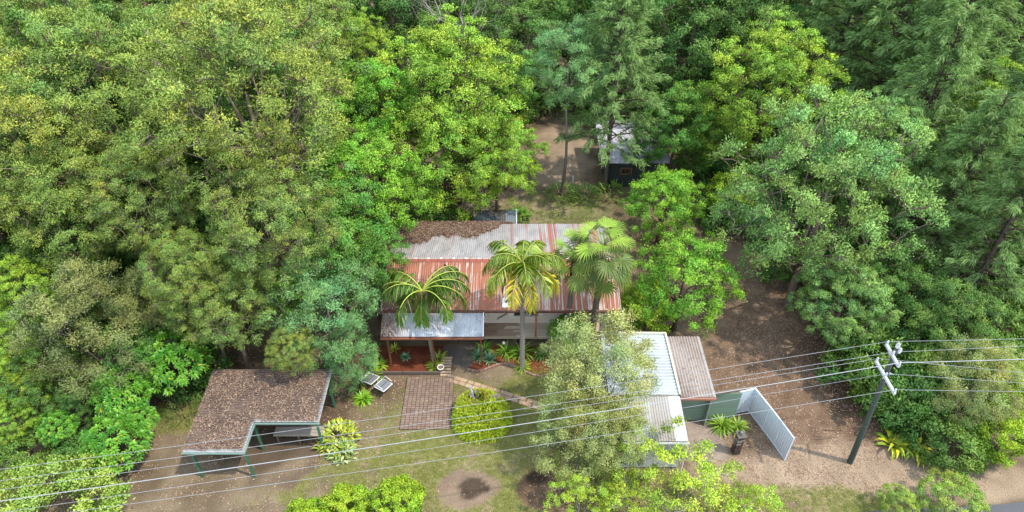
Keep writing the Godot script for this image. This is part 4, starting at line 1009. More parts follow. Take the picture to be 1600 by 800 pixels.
# ---------------------------------------------------------------- the house
func make_house() -> void:
	rng.seed = 5
	var h := thing("cottage", "weatherboard cottage under a rust-red corrugated roof behind the palms", "house", Vector3(-0.6, 0, -32))
	var off := -h.position
	var x0 := -7.4
	var x1 := 6.15
	var ridge := Vector3(0, 4.3, -31.4)
	var eave := Vector3(0, 3.4, -28.0)
	var back := Vector3(0, 3.0, -36.75)
	var rust := C(168, 108, 84)
	var pale := C(204, 190, 180)
	var zinc := C(168, 166, 166)
	var dirt := C(86, 66, 58)
	# front slope: sheets side by side, the screws, streaks and laps weathered differently on each
	for k in 18:
		var w := (x1 - x0) / 18.0
		var sx := x0 + k * w
		var base := jit(rust, 0.08)
		var streaky := 0.05 + 0.55 * smoothstep(7.0, 15.0, k + rng.randf_range(-1.5, 1.5))
		var dn := (eave - ridge).normalized()
		var mb := MB.new()
		var paint := func(u: float, t: float) -> Color:
			var x := sx + u
			var col := base
			var m := fine.get_noise_2d(x * 120.0, t * 260.0)
			var s := noise.get_noise_2d(x * 520.0, t * 60.0 + k * 7.0) + 0.3 * m
			col = col.lerp(C(142, 90, 68), clampf(0.35 + m * 1.1 + 0.5 * noise.get_noise_2d(x * 60.0, t * 120.0), 0, 0.85))
			col = col.lerp(pale, clampf((s - 0.34 + streaky * 0.5) * 3.5, 0.0, 0.9) * smoothstep(-0.1, 0.45, t + m * 0.8))
			col = col.lerp(C(206, 182, 168), 0.4 if s > 0.45 else 0.0)
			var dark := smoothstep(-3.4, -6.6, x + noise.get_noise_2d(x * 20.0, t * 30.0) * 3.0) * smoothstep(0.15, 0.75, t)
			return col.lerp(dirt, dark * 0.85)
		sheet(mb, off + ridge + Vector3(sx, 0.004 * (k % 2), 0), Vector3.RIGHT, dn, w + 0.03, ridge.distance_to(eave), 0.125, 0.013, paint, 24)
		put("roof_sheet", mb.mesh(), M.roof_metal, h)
	# back slope: grey sheets, rustier towards the palms
	for k in 18:
		var w := (x1 - x0) / 18.0
		var sx := x0 + k * w
		var rusty := smoothstep(9.0, 16.0, k + rng.randf_range(-2.0, 2.0))
		var base := jit(zinc.lerp(C(180, 174, 170), rng.randf()), 0.07)
		var dn := (back - ridge).normalized()
		var mb := MB.new()
		var paint := func(u: float, t: float) -> Color:
			var x := sx + u
			var s := noise.get_noise_2d(x * 380.0 + 500.0, t * 26.0 + k * 5.0)
			var m := fine.get_noise_2d(x * 120.0, t * 260.0 + 90.0)
			var col := base.lerp(C(150, 146, 146), clampf(0.3 + m, 0, 0.7))
			col = col.lerp(C(168, 92, 72), clampf((s + rusty * 0.5 - 0.36) * 3.0, 0.0, 0.85))
			return col.lerp(C(150, 120, 110), (1.0 - smoothstep(0.0, 0.1, t)) * 0.4)
		sheet(mb, off + ridge + Vector3(sx, 0.004 * (k % 2), 0), Vector3.RIGHT, dn, w + 0.03, ridge.distance_to(back), 0.125, 0.013, paint, 24)
		put("back_roof_sheet", mb.mesh(), M.roof_metal, h)
	# ridge capping, the lapped ends of the back sheets showing pale along it
	var cap := MB.new()
	for k in 36:
		var a := x0 + (x1 - x0) * k / 36.0
		var b := x0 + (x1 - x0) * (k + 1) / 36.0 - 0.02
		var r := off + ridge + Vector3(0, 0.045, 0)
		var rc := jit(C(150, 82, 66), 0.12)
		cap.quad(r + Vector3(a, 0, 0), r + Vector3(b, 0, 0), r + Vector3(b, -0.075, 0.2), r + Vector3(a, -0.075, 0.2), rc)
		cap.quad(r + Vector3(a, 0, 0), r + Vector3(a, -0.07, -0.22), r + Vector3(b, -0.07, -0.22), r + Vector3(b, 0, 0), jit(C(188, 176, 170), 0.08) if rng.randf() < 0.75 else rc)
		if k % 2 == 0:
			cap.box(r + Vector3((a + b) * 0.5, 0.006, -0.05), Vector3(0.16, 0.03, 0.12), jit(C(214, 206, 200), 0.05))
	put("ridge_cap", cap.mesh(), M.roof_metal, h)
	var gut := MB.new()
	gut.box(off + Vector3((x0 + x1) * 0.5, 3.34, -27.94), Vector3(x1 - x0 + 0.06, 0.11, 0.12), C(92, 56, 46), Basis.IDENTITY, 0.015)
	put("gutter", gut.mesh(), M.paint, h)
	for s in [x0 + 0.02, x1 - 0.02]:
		var bg := MB.new()
		bg.bar(off + Vector3(s, 4.27, -31.4), off + Vector3(s, 3.36, -28.0), 0.04, 0.2, C(170, 150, 138))
		bg.bar(off + Vector3(s, 4.27, -31.4), off + Vector3(s, 2.96, -36.75), 0.04, 0.2, C(170, 150, 138))
		put("barge_board", bg.mesh(), M.paint, h)
	# walls of lapped boards
	var tan_ := C(208, 194, 178)
	var front := MB.new()
	for k in 16:
		var y := 0.8 + k * 0.17
		var c := jit(tan_, 0.05)
		var a := off + Vector3(-7.0, y, -29.62)
		var b := off + Vector3(5.8, y, -29.62)
		front.quad(a, b, b + Vector3(0, 0.17, -0.025), a + Vector3(0, 0.17, -0.025), c)
		front.quad(a + Vector3(0, 0, -0.025), b + Vector3(0, 0, -0.025), b, a, c)
	front.box(off + Vector3(-0.6, 2.15, -29.71), Vector3(12.8, 2.7, 0.1), tan_)
	put("front_wall", front.mesh(), M.paint, h)
	var sides := MB.new()
	sides.box(off + Vector3(-0.6, 1.9, -36.35), Vector3(12.8, 2.2, 0.12), tan_)
	put("back_wall", sides.mesh(), M.paint, h)
	for s in [-6.97, 5.77]:
		var sw := MB.new()
		for k in 14:
			var y := 0.8 + k * 0.17
			var c := jit(tan_, 0.05)
			sw.box(off + Vector3(s, y + 0.085, -33.0), Vector3(0.12 + 0.012 * (k % 2), 0.168, 6.55), c)
		sw.quad(off + Vector3(s, 3.17, -29.75), off + Vector3(s, 3.17, -36.2), off + Vector3(s, 3.2, -36.1), off + Vector3(s, 4.22, -31.4), tan_)
		put("end_wall", sw.mesh(), M.paint, h)
	# porch floor: boards along the front, stained brown at one end
	var deck := MB.new()
	for k in 9:
		var z := -28.56 - k * 0.125
		var xa := -7.1
		while xa < 5.9:
			var xb := minf(xa + rng.randf_range(0.8, 1.7), 5.95)
			var c := jit(C(228, 212, 188), 0.08)
			if xa < -0.6:
				c = c.lerp(C(138, 88, 56), 0.75 - 0.1 * clampf(xa + 3.0, 0, 3))
			elif xa > 3.4 and k > 5:
				c = c.lerp(C(168, 120, 84), 0.4)
			deck.box(off + Vector3((xa + xb) * 0.5, 0.77, z), Vector3(xb - xa - 0.008, 0.05, 0.117), c)
			xa = xb
	put("porch_floor", deck.mesh(), M.timber, h)
	var edge := MB.new()
	edge.box(off + Vector3(-0.6, 0.66, -28.53), Vector3(13.1, 0.2, 0.05), C(186, 170, 150))
	edge.box(off + Vector3(-0.6, 0.3, -29.0), Vector3(13.0, 0.58, 0.06), C(84, 76, 70))
	put("porch_edge", edge.mesh(), M.timber, h)
	for k in 8:
		var st := MB.new()
		st.tube([off + Vector3(-7.0 + k * 1.82, -0.05, -28.7), off + Vector3(-7.0 + k * 1.82, 0.56, -28.7)], [0.11, 0.1], 8, C(96, 84, 74))
		put("stump", st.mesh(), M.timber, h)
	for px in [-7.0, -4.5, -1.75]:
		var ps := MB.new()
		ps.box(off + Vector3(px, 1.35, -26.85), Vector3(0.09, 2.7, 0.09), C(126, 84, 62))
		put("awning_post", ps.mesh(), M.timber, h)
	for px in [1.4, 4.0, 5.92]:
		var ps := MB.new()
		ps.box(off + Vector3(px, 2.05, -28.48), Vector3(0.1, 2.5, 0.1), C(176, 112, 88))
		put("porch_post", ps.mesh(), M.timber, h)
	# awning over the far end of the porch
	var at := Vector3(0, 3.3, -27.9)
	var ab := Vector3(0, 2.62, -26.68)
	for k in 7:
		var w := 0.81
		var sx := -7.3 + k * w
		var base := C(206, 210, 216).lerp(C(186, 190, 194), rng.randf())
		var mb := MB.new()
		var paint := func(u: float, t: float) -> Color:
			var x := sx + u
			var m := fine.get_noise_2d(x * 90.0, t * 130.0)
			var col := base.lerp(C(140, 142, 146), clampf(0.25 + m, 0, 0.6))
			col = col.lerp(C(170, 152, 138), clampf(0.2 - t * 0.7 + noise.get_noise_2d(x * 40.0, t * 20.0), 0, 0.6))
			return col.lerp(C(120, 96, 82), smoothstep(-5.2, -7.2, x + m * 1.2) * 0.8)
		sheet(mb, off + at + Vector3(sx, 0.004 * (k % 2), 0), Vector3.RIGHT, (ab - at).normalized(), w + 0.03, at.distance_to(ab), 0.1, 0.01, paint, 14)
		put("awning_sheet", mb.mesh(), M.roof_metal, h)
	var ag := MB.new()
	ag.box(off + Vector3(-4.45, 2.53, -26.62), Vector3(5.75, 0.12, 0.11), C(136, 84, 62), Basis.IDENTITY, 0.015)
	ag.bar(off + Vector3(-1.6, 3.33, -27.9), off + Vector3(-1.6, 2.66, -26.68), 0.05, 0.03, C(226, 228, 230))
	ag.box(off + Vector3(-4.45, 2.45, -26.8), Vector3(5.7, 0.14, 0.06), C(110, 78, 62))
	put("awning_gutter", ag.mesh(), M.paint, h)
	roof_litter(h, 2600, off + at + Vector3(-7.3, 0, 0), Vector3.RIGHT, (ab - at).normalized(), 5.7, 1.38, func(u, t): return clampf(1.1 - u * 0.9, 0.01, 0.9))
	# flue with its white flashing
	var fl := MB.new()
	var dnf := (eave - ridge).normalized()
	var fup := Vector3(0, dnf.z, -dnf.y)
	var fp := off + Vector3(-0.32, 3.55, -28.42) + fup * 0.035
	fl.box(fp, Vector3(0.46, 0.03, 0.62), C(232, 230, 226), Basis(Vector3.RIGHT, fup, dnf))
	put("flashing", fl.mesh(), M.paint, h)
	var fc := MB.new()
	fc.tube([fp + Vector3(0, -0.02, -0.1), fp + Vector3(0, 0.14, -0.1)], [0.13, 0.09], 12, C(70, 72, 76))
	put("collar", fc.mesh(), M.paint, h)
	var ff := MB.new()
	ff.tube([fp + Vector3(0, 0.1, -0.1), fp + Vector3(0, 0.78, -0.1)], [0.065, 0.065], 12, C(232, 232, 230))
	ff.tube([fp + Vector3(0, 0.8, -0.1), fp + Vector3(0, 0.9, -0.1)], [0.1, 0.03], 12, C(220, 220, 218))
	put("flue", ff.mesh(), M.paint, h)
	# windows
	for wd in [[0.85, 1.75], [4.6, 1.2], [-2.4, 1.7]]:
		var wf := MB.new()
		var cx: float = wd[0]
		var ww: float = wd[1]
		for s in [-1, 1]:
			wf.box(off + Vector3(cx + s * ww * 0.5, 2.05, -29.58), Vector3(0.3 if wd[0] == 0.85 else 0.1, 1.3, 0.07), C(224, 218, 206))
		wf.box(off + Vector3(cx, 1.42, -29.55), Vector3(ww + 0.2, 0.08, 0.14), C(222, 216, 204))
		wf.box(off + Vector3(cx, 2.7, -29.58), Vector3(ww + 0.2, 0.1, 0.07), C(222, 216, 204))
		wf.box(off + Vector3(cx, 2.05, -29.585), Vector3(0.06, 1.25, 0.05), C(222, 216, 204))
		var win := put("window", wf.mesh(), M.paint, h)
		for s in [-1, 1]:
			var pn := MB.new()
			pn.box(off + Vector3(cx + s * ww * 0.23, 2.05, -29.595), Vector3(ww * 0.44, 1.24, 0.02), C(30, 34, 38))
			put("pane", pn.mesh(), M.glass, win)
		if wd[0] == 0.85:
			for q in 6:
				var cu := MB.new()
				cu.box(off + Vector3(cx + 0.1 + q * 0.12, 2.05, -29.574), Vector3(0.05, 1.2, 0.012), C(150, 156, 164))
				put("curtain_fold", cu.mesh(), M.paint, win)
	var dr := MB.new()
	dr.box(off + Vector3(-4.4, 1.82, -29.58), Vector3(0.85, 2.04, 0.05), C(150, 126, 104))
	var door := put("door", dr.mesh(), M.paint, h)
	var dk := MB.new()
	dk.tube([off + Vector3(-4.1, 1.8, -29.56), off + Vector3(-4.1, 1.8, -29.5)], [0.03, 0.035], 8, C(190, 180, 160))
	put("handle", dk.mesh(), M.steel, door)
	var pp := MB.new()
	var q0 := off + Vector3(-0.3, 0, -29.53)
	pp.tube([q0 + Vector3(0, 3.2, 0), q0 + Vector3(0, 1.75, 0), q0 + Vector3(-0.05, 1.62, 0.02), q0 + Vector3(-0.5, 1.3, 0.02), q0 + Vector3(-0.6, 1.22, 0.05)], [0.03, 0.03, 0.03, 0.03, 0.03], 7, C(104, 84, 70))
	put("waste_pipe", pp.mesh(), M.paint, h)
	var dp := MB.new()
	dp.tube([off + Vector3(x1 + 0.1, 3.35, -27.95), off + Vector3(x1 + 0.12, 2.2, -27.93), off + Vector3(x1 + 0.1, 0.05, -27.9)], [0.05, 0.05, 0.05], 8, C(226, 228, 228))
	put("downpipe", dp.mesh(), M.paint, h)
	# louvred panel beside the last post
	for k in 6:
		var lv := MB.new()
		lv.box(off + Vector3(5.2 + k * 0.11, 2.1, -28.62), Vector3(0.1, 2.4, 0.03), jit(C(196, 190, 184), 0.05))
		put("screen_board", lv.mesh(), M.timber, h)
	# fallen leaves heaped on the back slope and along the front gutter's far end
	var dnb := (back - ridge).normalized()
	var len := ridge.distance_to(back)
	roof_litter(h, 30000, off + ridge + Vector3(x0, 0, 0), Vector3.RIGHT, dnb, 7.6, len + 0.25, func(u, t):
		var edge_t: float = 0.5 - 0.12 * sin(u * 1.5) + 0.42 * smoothstep(3.2, 7.0, u) + noise.get_noise_2d(u * 60.0, 5.0) * 0.1 + fine.get_noise_2d(u * 260.0, 9.0) * 0.1 + rng.randfn() * 0.05
		return 1.0 if t / len > edge_t else 0.03, 0.1)
	var heap := MB.new()
	var nu := 60
	var nt := 24
	for r in nt + 1:
		for k in nu + 1:
			var u := 7.5 * k / nu
			var e: float = 0.5 - 0.12 * sin(u * 1.5) + 0.42 * smoothstep(3.2, 7.0, u) + noise.get_noise_2d(u * 60.0, 5.0) * 0.1 + fine.get_noise_2d(u * 260.0, 9.0) * 0.1
			e = minf(e, 1.0)
			var t := lerpf(e, 1.03, float(r) / nt)
			var thick := 0.02 + 0.09 * sin(PI * minf(float(r) / nt * 0.8, 0.6)) + 0.02 * fine.get_noise_2d(u * 60.0, t * 300.0)
			if k == nu or k == 0 or r == 0:
				thick = -0.02
			heap.v.append(off + ridge + Vector3(x0 + u, 0, 0) + dnb * (t * len) + Vector3(0, thick, 0))
			heap.n.append(Vector3(0, 0.95, -0.25).normalized())
			heap.c.append(jit(C(128, 100, 82).lerp(C(96, 72, 60), clampf(0.4 + fine.get_noise_2d(u * 200.0, t * 900.0) * 1.5, 0, 1)), 0.25))
	for r in nt:
		for k in nu:
			var a := r * (nu + 1) + k
			heap.i.append_array(PackedInt32Array([a, a + 1, a + nu + 1, a + 1, a + nu + 2, a + nu + 1]))
	put("leaf_heap", heap.mesh(), M.soil, h)
	roof_litter(h, 3500, off + ridge + Vector3(x0, 0, 0), Vector3.RIGHT, (eave - ridge).normalized(), 5.0, ridge.distance_to(eave), func(u, t): return clampf((t - 1.2) * 0.45, 0, 0.8) * clampf(1.2 - u * 0.24, 0, 1))

# ---------------------------------------------------------------- carport
func make_carport() -> void:
	rng.seed = 6
	var at := Vector3(-12.6, 0, -21.8)
	var o := thing("carport", "open L-shaped carport with green posts, its roof buried in brown leaves", "carport", at)
	var off := -at
	var green := C(62, 108, 84)
	var rows := [[-15.62, -12.72, -19.3], [-15.64, -12.72, -20.15], [-15.68, -9.5, -21.0], [-15.72, -9.5, -21.82], [-15.76, -9.5, -22.64], [-15.8, -9.5, -23.46]]
	for k in 6:
		var r: Array = rows[k]
		var y := 2.4 + 0.03 * k
		var mb := MB.new()
		var front: float = r[2]
		var paint := func(u: float, t: float) -> Color:
			var x: float = r[0] + t * (r[1] - r[0])
			var m := fine.get_noise_2d(x * 90.0, (front - u) * 90.0)
			var col := C(116, 98, 86).lerp(C(84, 70, 62), clampf(0.5 + m, 0, 1))
			var bare := smoothstep(0.22, 0.0, r[1] - x + m * 0.1) * 0.8
			if k == 0 or k == 2 and x > -12.7:
				bare = maxf(bare, smoothstep(0.22, 0.05, u + m * 0.1) * 0.75)
			return col.lerp(C(176, 180, 182), bare)
		var w := 0.86
		sheet(mb, off + Vector3(r[0], y, front), Vector3(0, 0.035, -1).normalized(), Vector3(1, 0, 0), w, r[1] - r[0], 0.143, 0.02, paint, 30)
		put("roof_sheet", mb.mesh(), M.roof_metal, o)
	roof_litter(o, 22000, off + Vector3(-15.7, 2.4, -19.32), Vector3.RIGHT, Vector3(0, 0.035, -1).normalized(), 6.2, 4.9, func(u, t):
		if t < 1.7 and u > 2.9:
			return 0.0
		var drift: float = 0.6 + 1.0 * fine.get_noise_2d(u * 70.0, t * 70.0)
		return clampf(drift, 0.12, 0.95) if t > 0.12 and u < 6.0 else 0.15, 0.03)
	for f in [[Vector3(-15.66, 2.33, -19.27), Vector3(-12.7, 2.33, -19.27)], [Vector3(-12.69, 2.33, -19.25), Vector3(-12.69, 2.36, -20.95)], [Vector3(-12.7, 2.36, -20.97), Vector3(-9.48, 2.36, -20.97)]]:
		var fb := MB.new()
		fb.bar(off + f[0], off + f[1], 0.05, 0.1, green.lerp(C(160, 176, 172), 0.5))
		put("fascia", fb.mesh(), M.paint, o)
	for p in [Vector2(-15.4, -19.55), Vector2(-12.85, -19.55), Vector2(-12.85, -21.15), Vector2(-9.72, -21.15), Vector2(-9.72, -23.9), Vector2(-12.85, -23.9), Vector2(-15.5, -23.9), Vector2(-15.45, -21.5)]:
		var ps := MB.new()
		ps.box(off + Vector3(p.x, 1.13, p.y), Vector3(0.1, 2.36, 0.1), green)
		put("post", ps.mesh(), M.paint, o)
	for b in [[Vector3(-15.4, 2.3, -19.55), Vector3(-15.5, 2.42, -24.1)], [Vector3(-12.85, 2.3, -19.55), Vector3(-12.85, 2.42, -24.1)], [Vector3(-9.72, 2.32, -21.1), Vector3(-9.72, 2.42, -24.1)], [Vector3(-15.5, 2.26, -23.9), Vector3(-9.7, 2.26, -23.9)], [Vector3(-15.4, 2.2, -21.15), Vector3(-9.7, 2.2, -21.15)]]:
		var bm := MB.new()
		bm.bar(off + b[0], off + b[1], 0.06, 0.12, green.lerp(C(90, 70, 58), 0.4))
		put("beam", bm.mesh(), M.paint, o)
	# dark slatted back wall
	for k in 12:
		var bd := MB.new()
		bd.box(off + Vector3(-12.6, 0.2 + k * 0.18, -23.98), Vector3(5.7, 0.165, 0.03), jit(C(86, 70, 58), 0.1))
		put("wall_board", bd.mesh(), M.timber, o)
	# planks stacked inside
	var bt := thing("plank_bench", "weathered plank bench under the carport's open bay", "bench", Vector3(-11.0, 0, -21.7))
	for k in 3:
		var t := MB.new()
		t.box(Vector3(0, 0.78, -0.2 + k * 0.2), Vector3(2.5, 0.045, 0.18), jit(C(168, 156, 142), 0.1), Basis.IDENTITY, 0.008)
		put("plank", t.mesh(), M.timber, bt)
	for s in [-1.1, 0.0, 1.1]:
		var t := MB.new()
		t.box(Vector3(s, 0.37, 0), Vector3(0.1, 0.76, 0.5), C(112, 92, 78))
		put("support", t.mesh(), M.timber, bt)

# ---------------------------------------------------------------- sheds on the right
func make_sheds() -> void:
	rng.seed = 8
	var s := thing("white_roof_shed", "shed with a white ribbed roof edged in cream, beside the tea tree", "shed", Vector3(6.9, 0, -24.6))
	var off := -s.position
	for k in 5:
		var w := 0.84
		var mb := MB.new()
		var base := jit(C(166, 176, 184), 0.04)
		var paint := func(u: float, t: float) -> Color:
			return base.lerp(C(140, 144, 144), clampf(0.1 + fine.get_noise_2d(u * 40.0 + k * 30.0, t * 60.0) * 0.8, 0, 0.5))
		sheet(mb, off + Vector3(4.9, 2.86, -26.7 + k * w), Vector3(0, 0, 1), Vector3(1, -0.02, 0).normalized(), w + 0.02, 3.55, 0.21, 0.03, paint, 6, true)
		put("roof_sheet", mb.mesh(), M.new_metal, s)
	for e in [[Vector3(4.9, 2.88, -26.75), Vector3(8.52, 2.82, -26.75)], [Vector3(8.5, 2.83, -26.75), Vector3(8.5, 2.83, -22.45)]]:
		var bg := MB.new()
		bg.bar(off + e[0], off + e[1], 0.1, 0.1, C(216, 208, 182))
		put("barge_cap", bg.mesh(), M.paint, s)
	for wl in [[Vector3(6.7, 1.36, -26.6), Vector3(3.5, 2.75, 0.08)], [Vector3(6.7, 1.36, -22.5), Vector3(3.5, 2.75, 0.08)], [Vector3(4.98, 1.36, -24.55), Vector3(0.08, 2.75, 4.0)], [Vector3(8.4, 1.36, -24.55), Vector3(0.08, 2.72, 4.0)]]:
		var mb := MB.new()
		mb.box(off + wl[0], wl[1], C(196, 196, 186))
		put("wall", mb.mesh(), M.paint, s)
	# lean-to with a weathered grey-brown roof
	var l := thing("brown_roof_lean_to", "lean-to with a weathered grey-brown corrugated roof against the white roofed shed", "shed", Vector3(9.5, 0, -24.5))
	off = -l.position
	for k in 2:
		var mb := MB.new()
		var base := jit(C(186, 174, 166), 0.05)
		var paint := func(u: float, t: float) -> Color:
			var ph: float = sin(TAU * u / 0.146)
			var m := fine.get_noise_2d((u + k) * 30.0, t * 120.0)
			var m2 := noise.get_noise_2d((u + k) * 25.0, t * 60.0)
			var col := base.lerp(C(120, 100, 90), clampf(0.3 - ph * 0.6 + m * 0.6 + m2 * 0.6, 0.0, 0.95))
			if u + k * 0.9 > 1.66:
				col = col.lerp(C(190, 186, 182), 0.7)
			return col
		sheet(mb, off + Vector3(8.58 + k * 0.9, 2.72 + 0.005 * k, -26.6), Vector3.RIGHT, Vector3(0, -0.03, 1).normalized(), 0.9, 4.15, 0.15, 0.028, paint, 40)
		put("roof_sheet", mb.mesh(), M.fibro, l)
	roof_litter(l, 300, off + Vector3(8.6, 2.74, -26.6), Vector3.RIGHT, Vector3(0, -0.03, 1).normalized(), 1.75, 4.1, func(u, t): return 0.5)
	var g := MB.new()
	g.box(off + Vector3(9.45, 2.53, -22.38), Vector3(1.85, 0.13, 0.12), C(150, 104, 88), Basis.IDENTITY, 0.015)
	put("gutter", g.mesh(), M.paint, l)
	var bm := MB.new()
	bm.bar(off + Vector3(8.6, 2.36, -22.5), off + Vector3(12.2, 2.26, -23.3), 0.12, 0.12, C(132, 112, 98))
	put("beam", bm.mesh(), M.timber, l)
	for k in 9:
		var wb := MB.new()
		wb.box(off + Vector3(10.3, 0.12 + k * 0.24, -23.05), Vector3(3.3, 0.225, 0.05), jit(C(112, 134, 118), 0.05), Basis(Vector3.UP, 0.02))
		put("wall_board", wb.mesh(), M.paint, l)
	for wl in [[Vector3(10.28, 1.3, -24.6), Vector3(0.07, 2.6, 3.9)], [Vector3(9.4, 1.3, -26.5), Vector3(1.7, 2.6, 0.07)]]:
		var mb := MB.new()
		mb.box(off + wl[0], wl[1], C(126, 140, 126))
		put("wall", mb.mesh(), M.paint, l)
	# front shed, low grey roof
	var f := thing("grey_roof_shed", "low shed with a pale grey ribbed roof under the thin yellow-green tree", "shed", Vector3(6.9, 0, -21.2))
	off = -f.position
	for k in 4:
		var mb := MB.new()
		var base := C(186, 188, 188).lerp(C(168, 164, 158), rng.randf())
		var edge: bool = k == 3
		var paint := func(u: float, t: float) -> Color:
			var m := fine.get_noise_2d((u + k) * 30.0, t * 60.0)
			var col := base.lerp(C(146, 132, 118), clampf(0.15 + m * 0.9 - t * 0.1, 0, 0.7))
			return col.lerp(C(222, 226, 230), 0.85 if edge and u > 0.2 else 0.0)
		sheet(mb, off + Vector3(5.35 + k * 0.78, 2.76 + 0.004 * (k % 2), -22.36), Vector3.RIGHT, Vector3(0, -0.15, 1).normalized(), 0.79, 2.46, 0.13, 0.016, paint, 16)
		put("roof_sheet", mb.mesh(), M.roof_metal, f)
	var fg := MB.new()
	fg.box(off + Vector3(6.9, 2.26, -19.9), Vector3(3.2, 0.12, 0.1), C(186, 190, 194), Basis.IDENTITY, 0.015)
	put("gutter", fg.mesh(), M.paint, f)
	for wl in [[Vector3(6.9, 1.15, -20.1), Vector3(2.9, 2.2, 0.07)], [Vector3(5.42, 1.15, -21.2), Vector3(0.07, 2.2, 2.1)], [Vector3(8.36, 1.15, -21.2), Vector3(0.07, 2.2, 2.1)], [Vector3(6.9, 1.15, -22.26), Vector3(2.9, 2.2, 0.07)]]:
		var mb := MB.new()
		mb.box(off + wl[0], wl[1], C(176, 180, 180))
		put("wall", mb.mesh(), M.paint, f)
	var dp := MB.new()
	dp.tube([off + Vector3(8.48, 2.22, -19.88), off + Vector3(8.48, 0.0, -19.88)], [0.04, 0.04], 8, C(214, 218, 220))
	put("downpipe", dp.mesh(), M.paint, f)
	# the metal fence: two panels meeting at a post
	var fe := thing("metal_fence", "pale blue-grey metal fence bent round a corner beside the dirt driveway", "fence", Vector3(12.87, 0, -23.6))
	off = -fe.position
	var pts := [Vector3(11.98, 0, -23.42), Vector3(12.87, 0, -23.65), Vector3(13.3, 0, -22.42), Vector3(13.62, 0, -21.45), Vector3(13.9, 0, -20.52)]
	for k in 4:
		var a: Vector3 = pts[k]
		var b: Vector3 = pts[k + 1]
		var d := (b - a).normalized()
		var mb := MB.new()
		var base := jit(C(212, 224, 236), 0.02)
		var paint := func(u: float, t: float) -> Color:
			return base.lerp(C(150, 140, 128), smoothstep(0.9, 1.0, t) * 0.5)
		var up := d.cross(Vector3.DOWN).normalized()
		var per := 4
		var w := a.distance_to(b)
		var cols := int(round(w / 0.13)) * per
		for r in 2:
			for q in cols + 1:
				var u := float(q) / cols * w
				var hh: float = [-1.0, -1.0, 1.0, 1.0][q % 4] * 0.018
				mb.v.append(off + a + d * u + up * hh + Vector3(0, 1.8 if r == 0 else 0.04, 0))
				mb.n.append((up - d * [0.0, 0.5, 0.0, -0.5][q % 4]).normalized())
				mb.c.append(paint.call(u, float(r)))
		for q in cols:
			mb.i.append_array(PackedInt32Array([q, q + 1, q + cols + 1, q + 1, q + cols + 2, q + cols + 1]))
		put("panel", mb.mesh(), M.new_metal, fe)
		var rl := MB.new()
		rl.bar(off + a + Vector3(0, 1.83, 0), off + b + Vector3(0, 1.83, 0), 0.06, 0.06, C(224, 232, 240))
		put("rail", rl.mesh(), M.new_metal, fe)
		var lo := MB.new()
		lo.bar(off + a + Vector3(0, 0.04, 0), off + b + Vector3(0, 0.04, 0), 0.05, 0.06, C(196, 206, 216))
		put("rail", lo.mesh(), M.new_metal, fe)
	for p in pts:
		var ps := MB.new()
		ps.box(off + p + Vector3(0, 0.93, 0), Vector3(0.065, 1.9, 0.065), C(204, 214, 224))
		put("post", ps.mesh(), M.new_metal, fe)
	# dark brick pillar with a round stone cap
	var pi := thing("brick_pillar", "dark weathered brick pillar standing alone in the yard before the fence", "pillar", Vector3(11.5, 0, -21.0), 0.15)
	for k in 14:
		for q in 4:
			var bk := MB.new()
			var e := Basis(Vector3.UP, q * PI / 2)
			bk.box(e * Vector3(0.06 * (1 if k % 2 else -1), 0.06 + k * 0.1, 0.13), Vector3(0.22, 0.086, 0.11), jit(C(88, 76, 70), 0.25) if rng.randf() < 0.75 else C(158, 148, 138), e, 0.008)
			put("brick", bk.mesh(), M.stone, pi)
	var co := MB.new()
	co.box(Vector3(0, 0.72, 0), Vector3(0.28, 1.42, 0.28), C(66, 58, 54))
	put("core", co.mesh(), M.stone, pi)
	var cp := MB.new()
	cp.box(Vector3(0, 1.47, 0), Vector3(0.46, 0.07, 0.46), C(120, 112, 104), Basis.IDENTITY, 0.02)
	cp.tube([Vector3(0, 1.5, 0), Vector3(0, 1.6, 0), Vector3(0, 1.66, 0)], [0.15, 0.13, 0.06], 12, C(150, 144, 138))
	put("cap_stone", cp.mesh(), M.stone, pi)
	# small dark shed at the back of the clearing
	var b := thing("back_shed", "small dark shed with a pale litter-strewn roof under the she-oak", "shed", Vector3(9.4, 0, -48.3))
	off = -b.position
	for k in 6:
		var mb := MB.new()
		var base := jit(C(198, 198, 206), 0.06)
		var paint := func(u: float, t: float) -> Color:
			var m := fine.get_noise_2d((u + k * 0.76) * 20.0, t * 100.0)
			return base.lerp(C(128, 112, 106), clampf(0.15 + m * 1.3, 0, 0.8))
		sheet(mb, off + Vector3(6.9 + k * 0.9, 2.95 + 0.004 * (k % 2), -51.4), Vector3.RIGHT, Vector3(0, -0.08, 1).normalized(), 0.91, 6.1, 0.13, 0.016, paint, 20)
		put("roof_sheet", mb.mesh(), M.roof_metal, b)
	roof_litter(b, 1500, off + Vector3(7.2, 2.96, -51.4), Vector3.RIGHT, Vector3(0, -0.08, 1).normalized(), 4.5, 5.8, func(u, t): return 0.35)
	for wl in [[Vector3(9.5, 1.2, -45.9), Vector3(4.2, 2.4, 0.1)], [Vector3(9.5, 1.35, -51.1), Vector3(4.2, 2.7, 0.1)], [Vector3(7.45, 1.2, -48.5), Vector3(0.1, 2.4, 5.1)], [Vector3(11.55, 1.2, -48.5), Vector3(0.1, 2.4, 5.1)]]:
		var mb := MB.new()
		mb.box(off + wl[0], wl[1], C(52, 60, 60))
		put("wall", mb.mesh(), M.paint, b)
	for k in 14:
		var bt := MB.new()
		bt.box(off + Vector3(7.55 + k * 0.3, 1.2, -45.84), Vector3(0.05, 2.38, 0.03), C(60, 68, 68))
		put("batten", bt.mesh(), M.paint, b)
	var wf := MB.new()
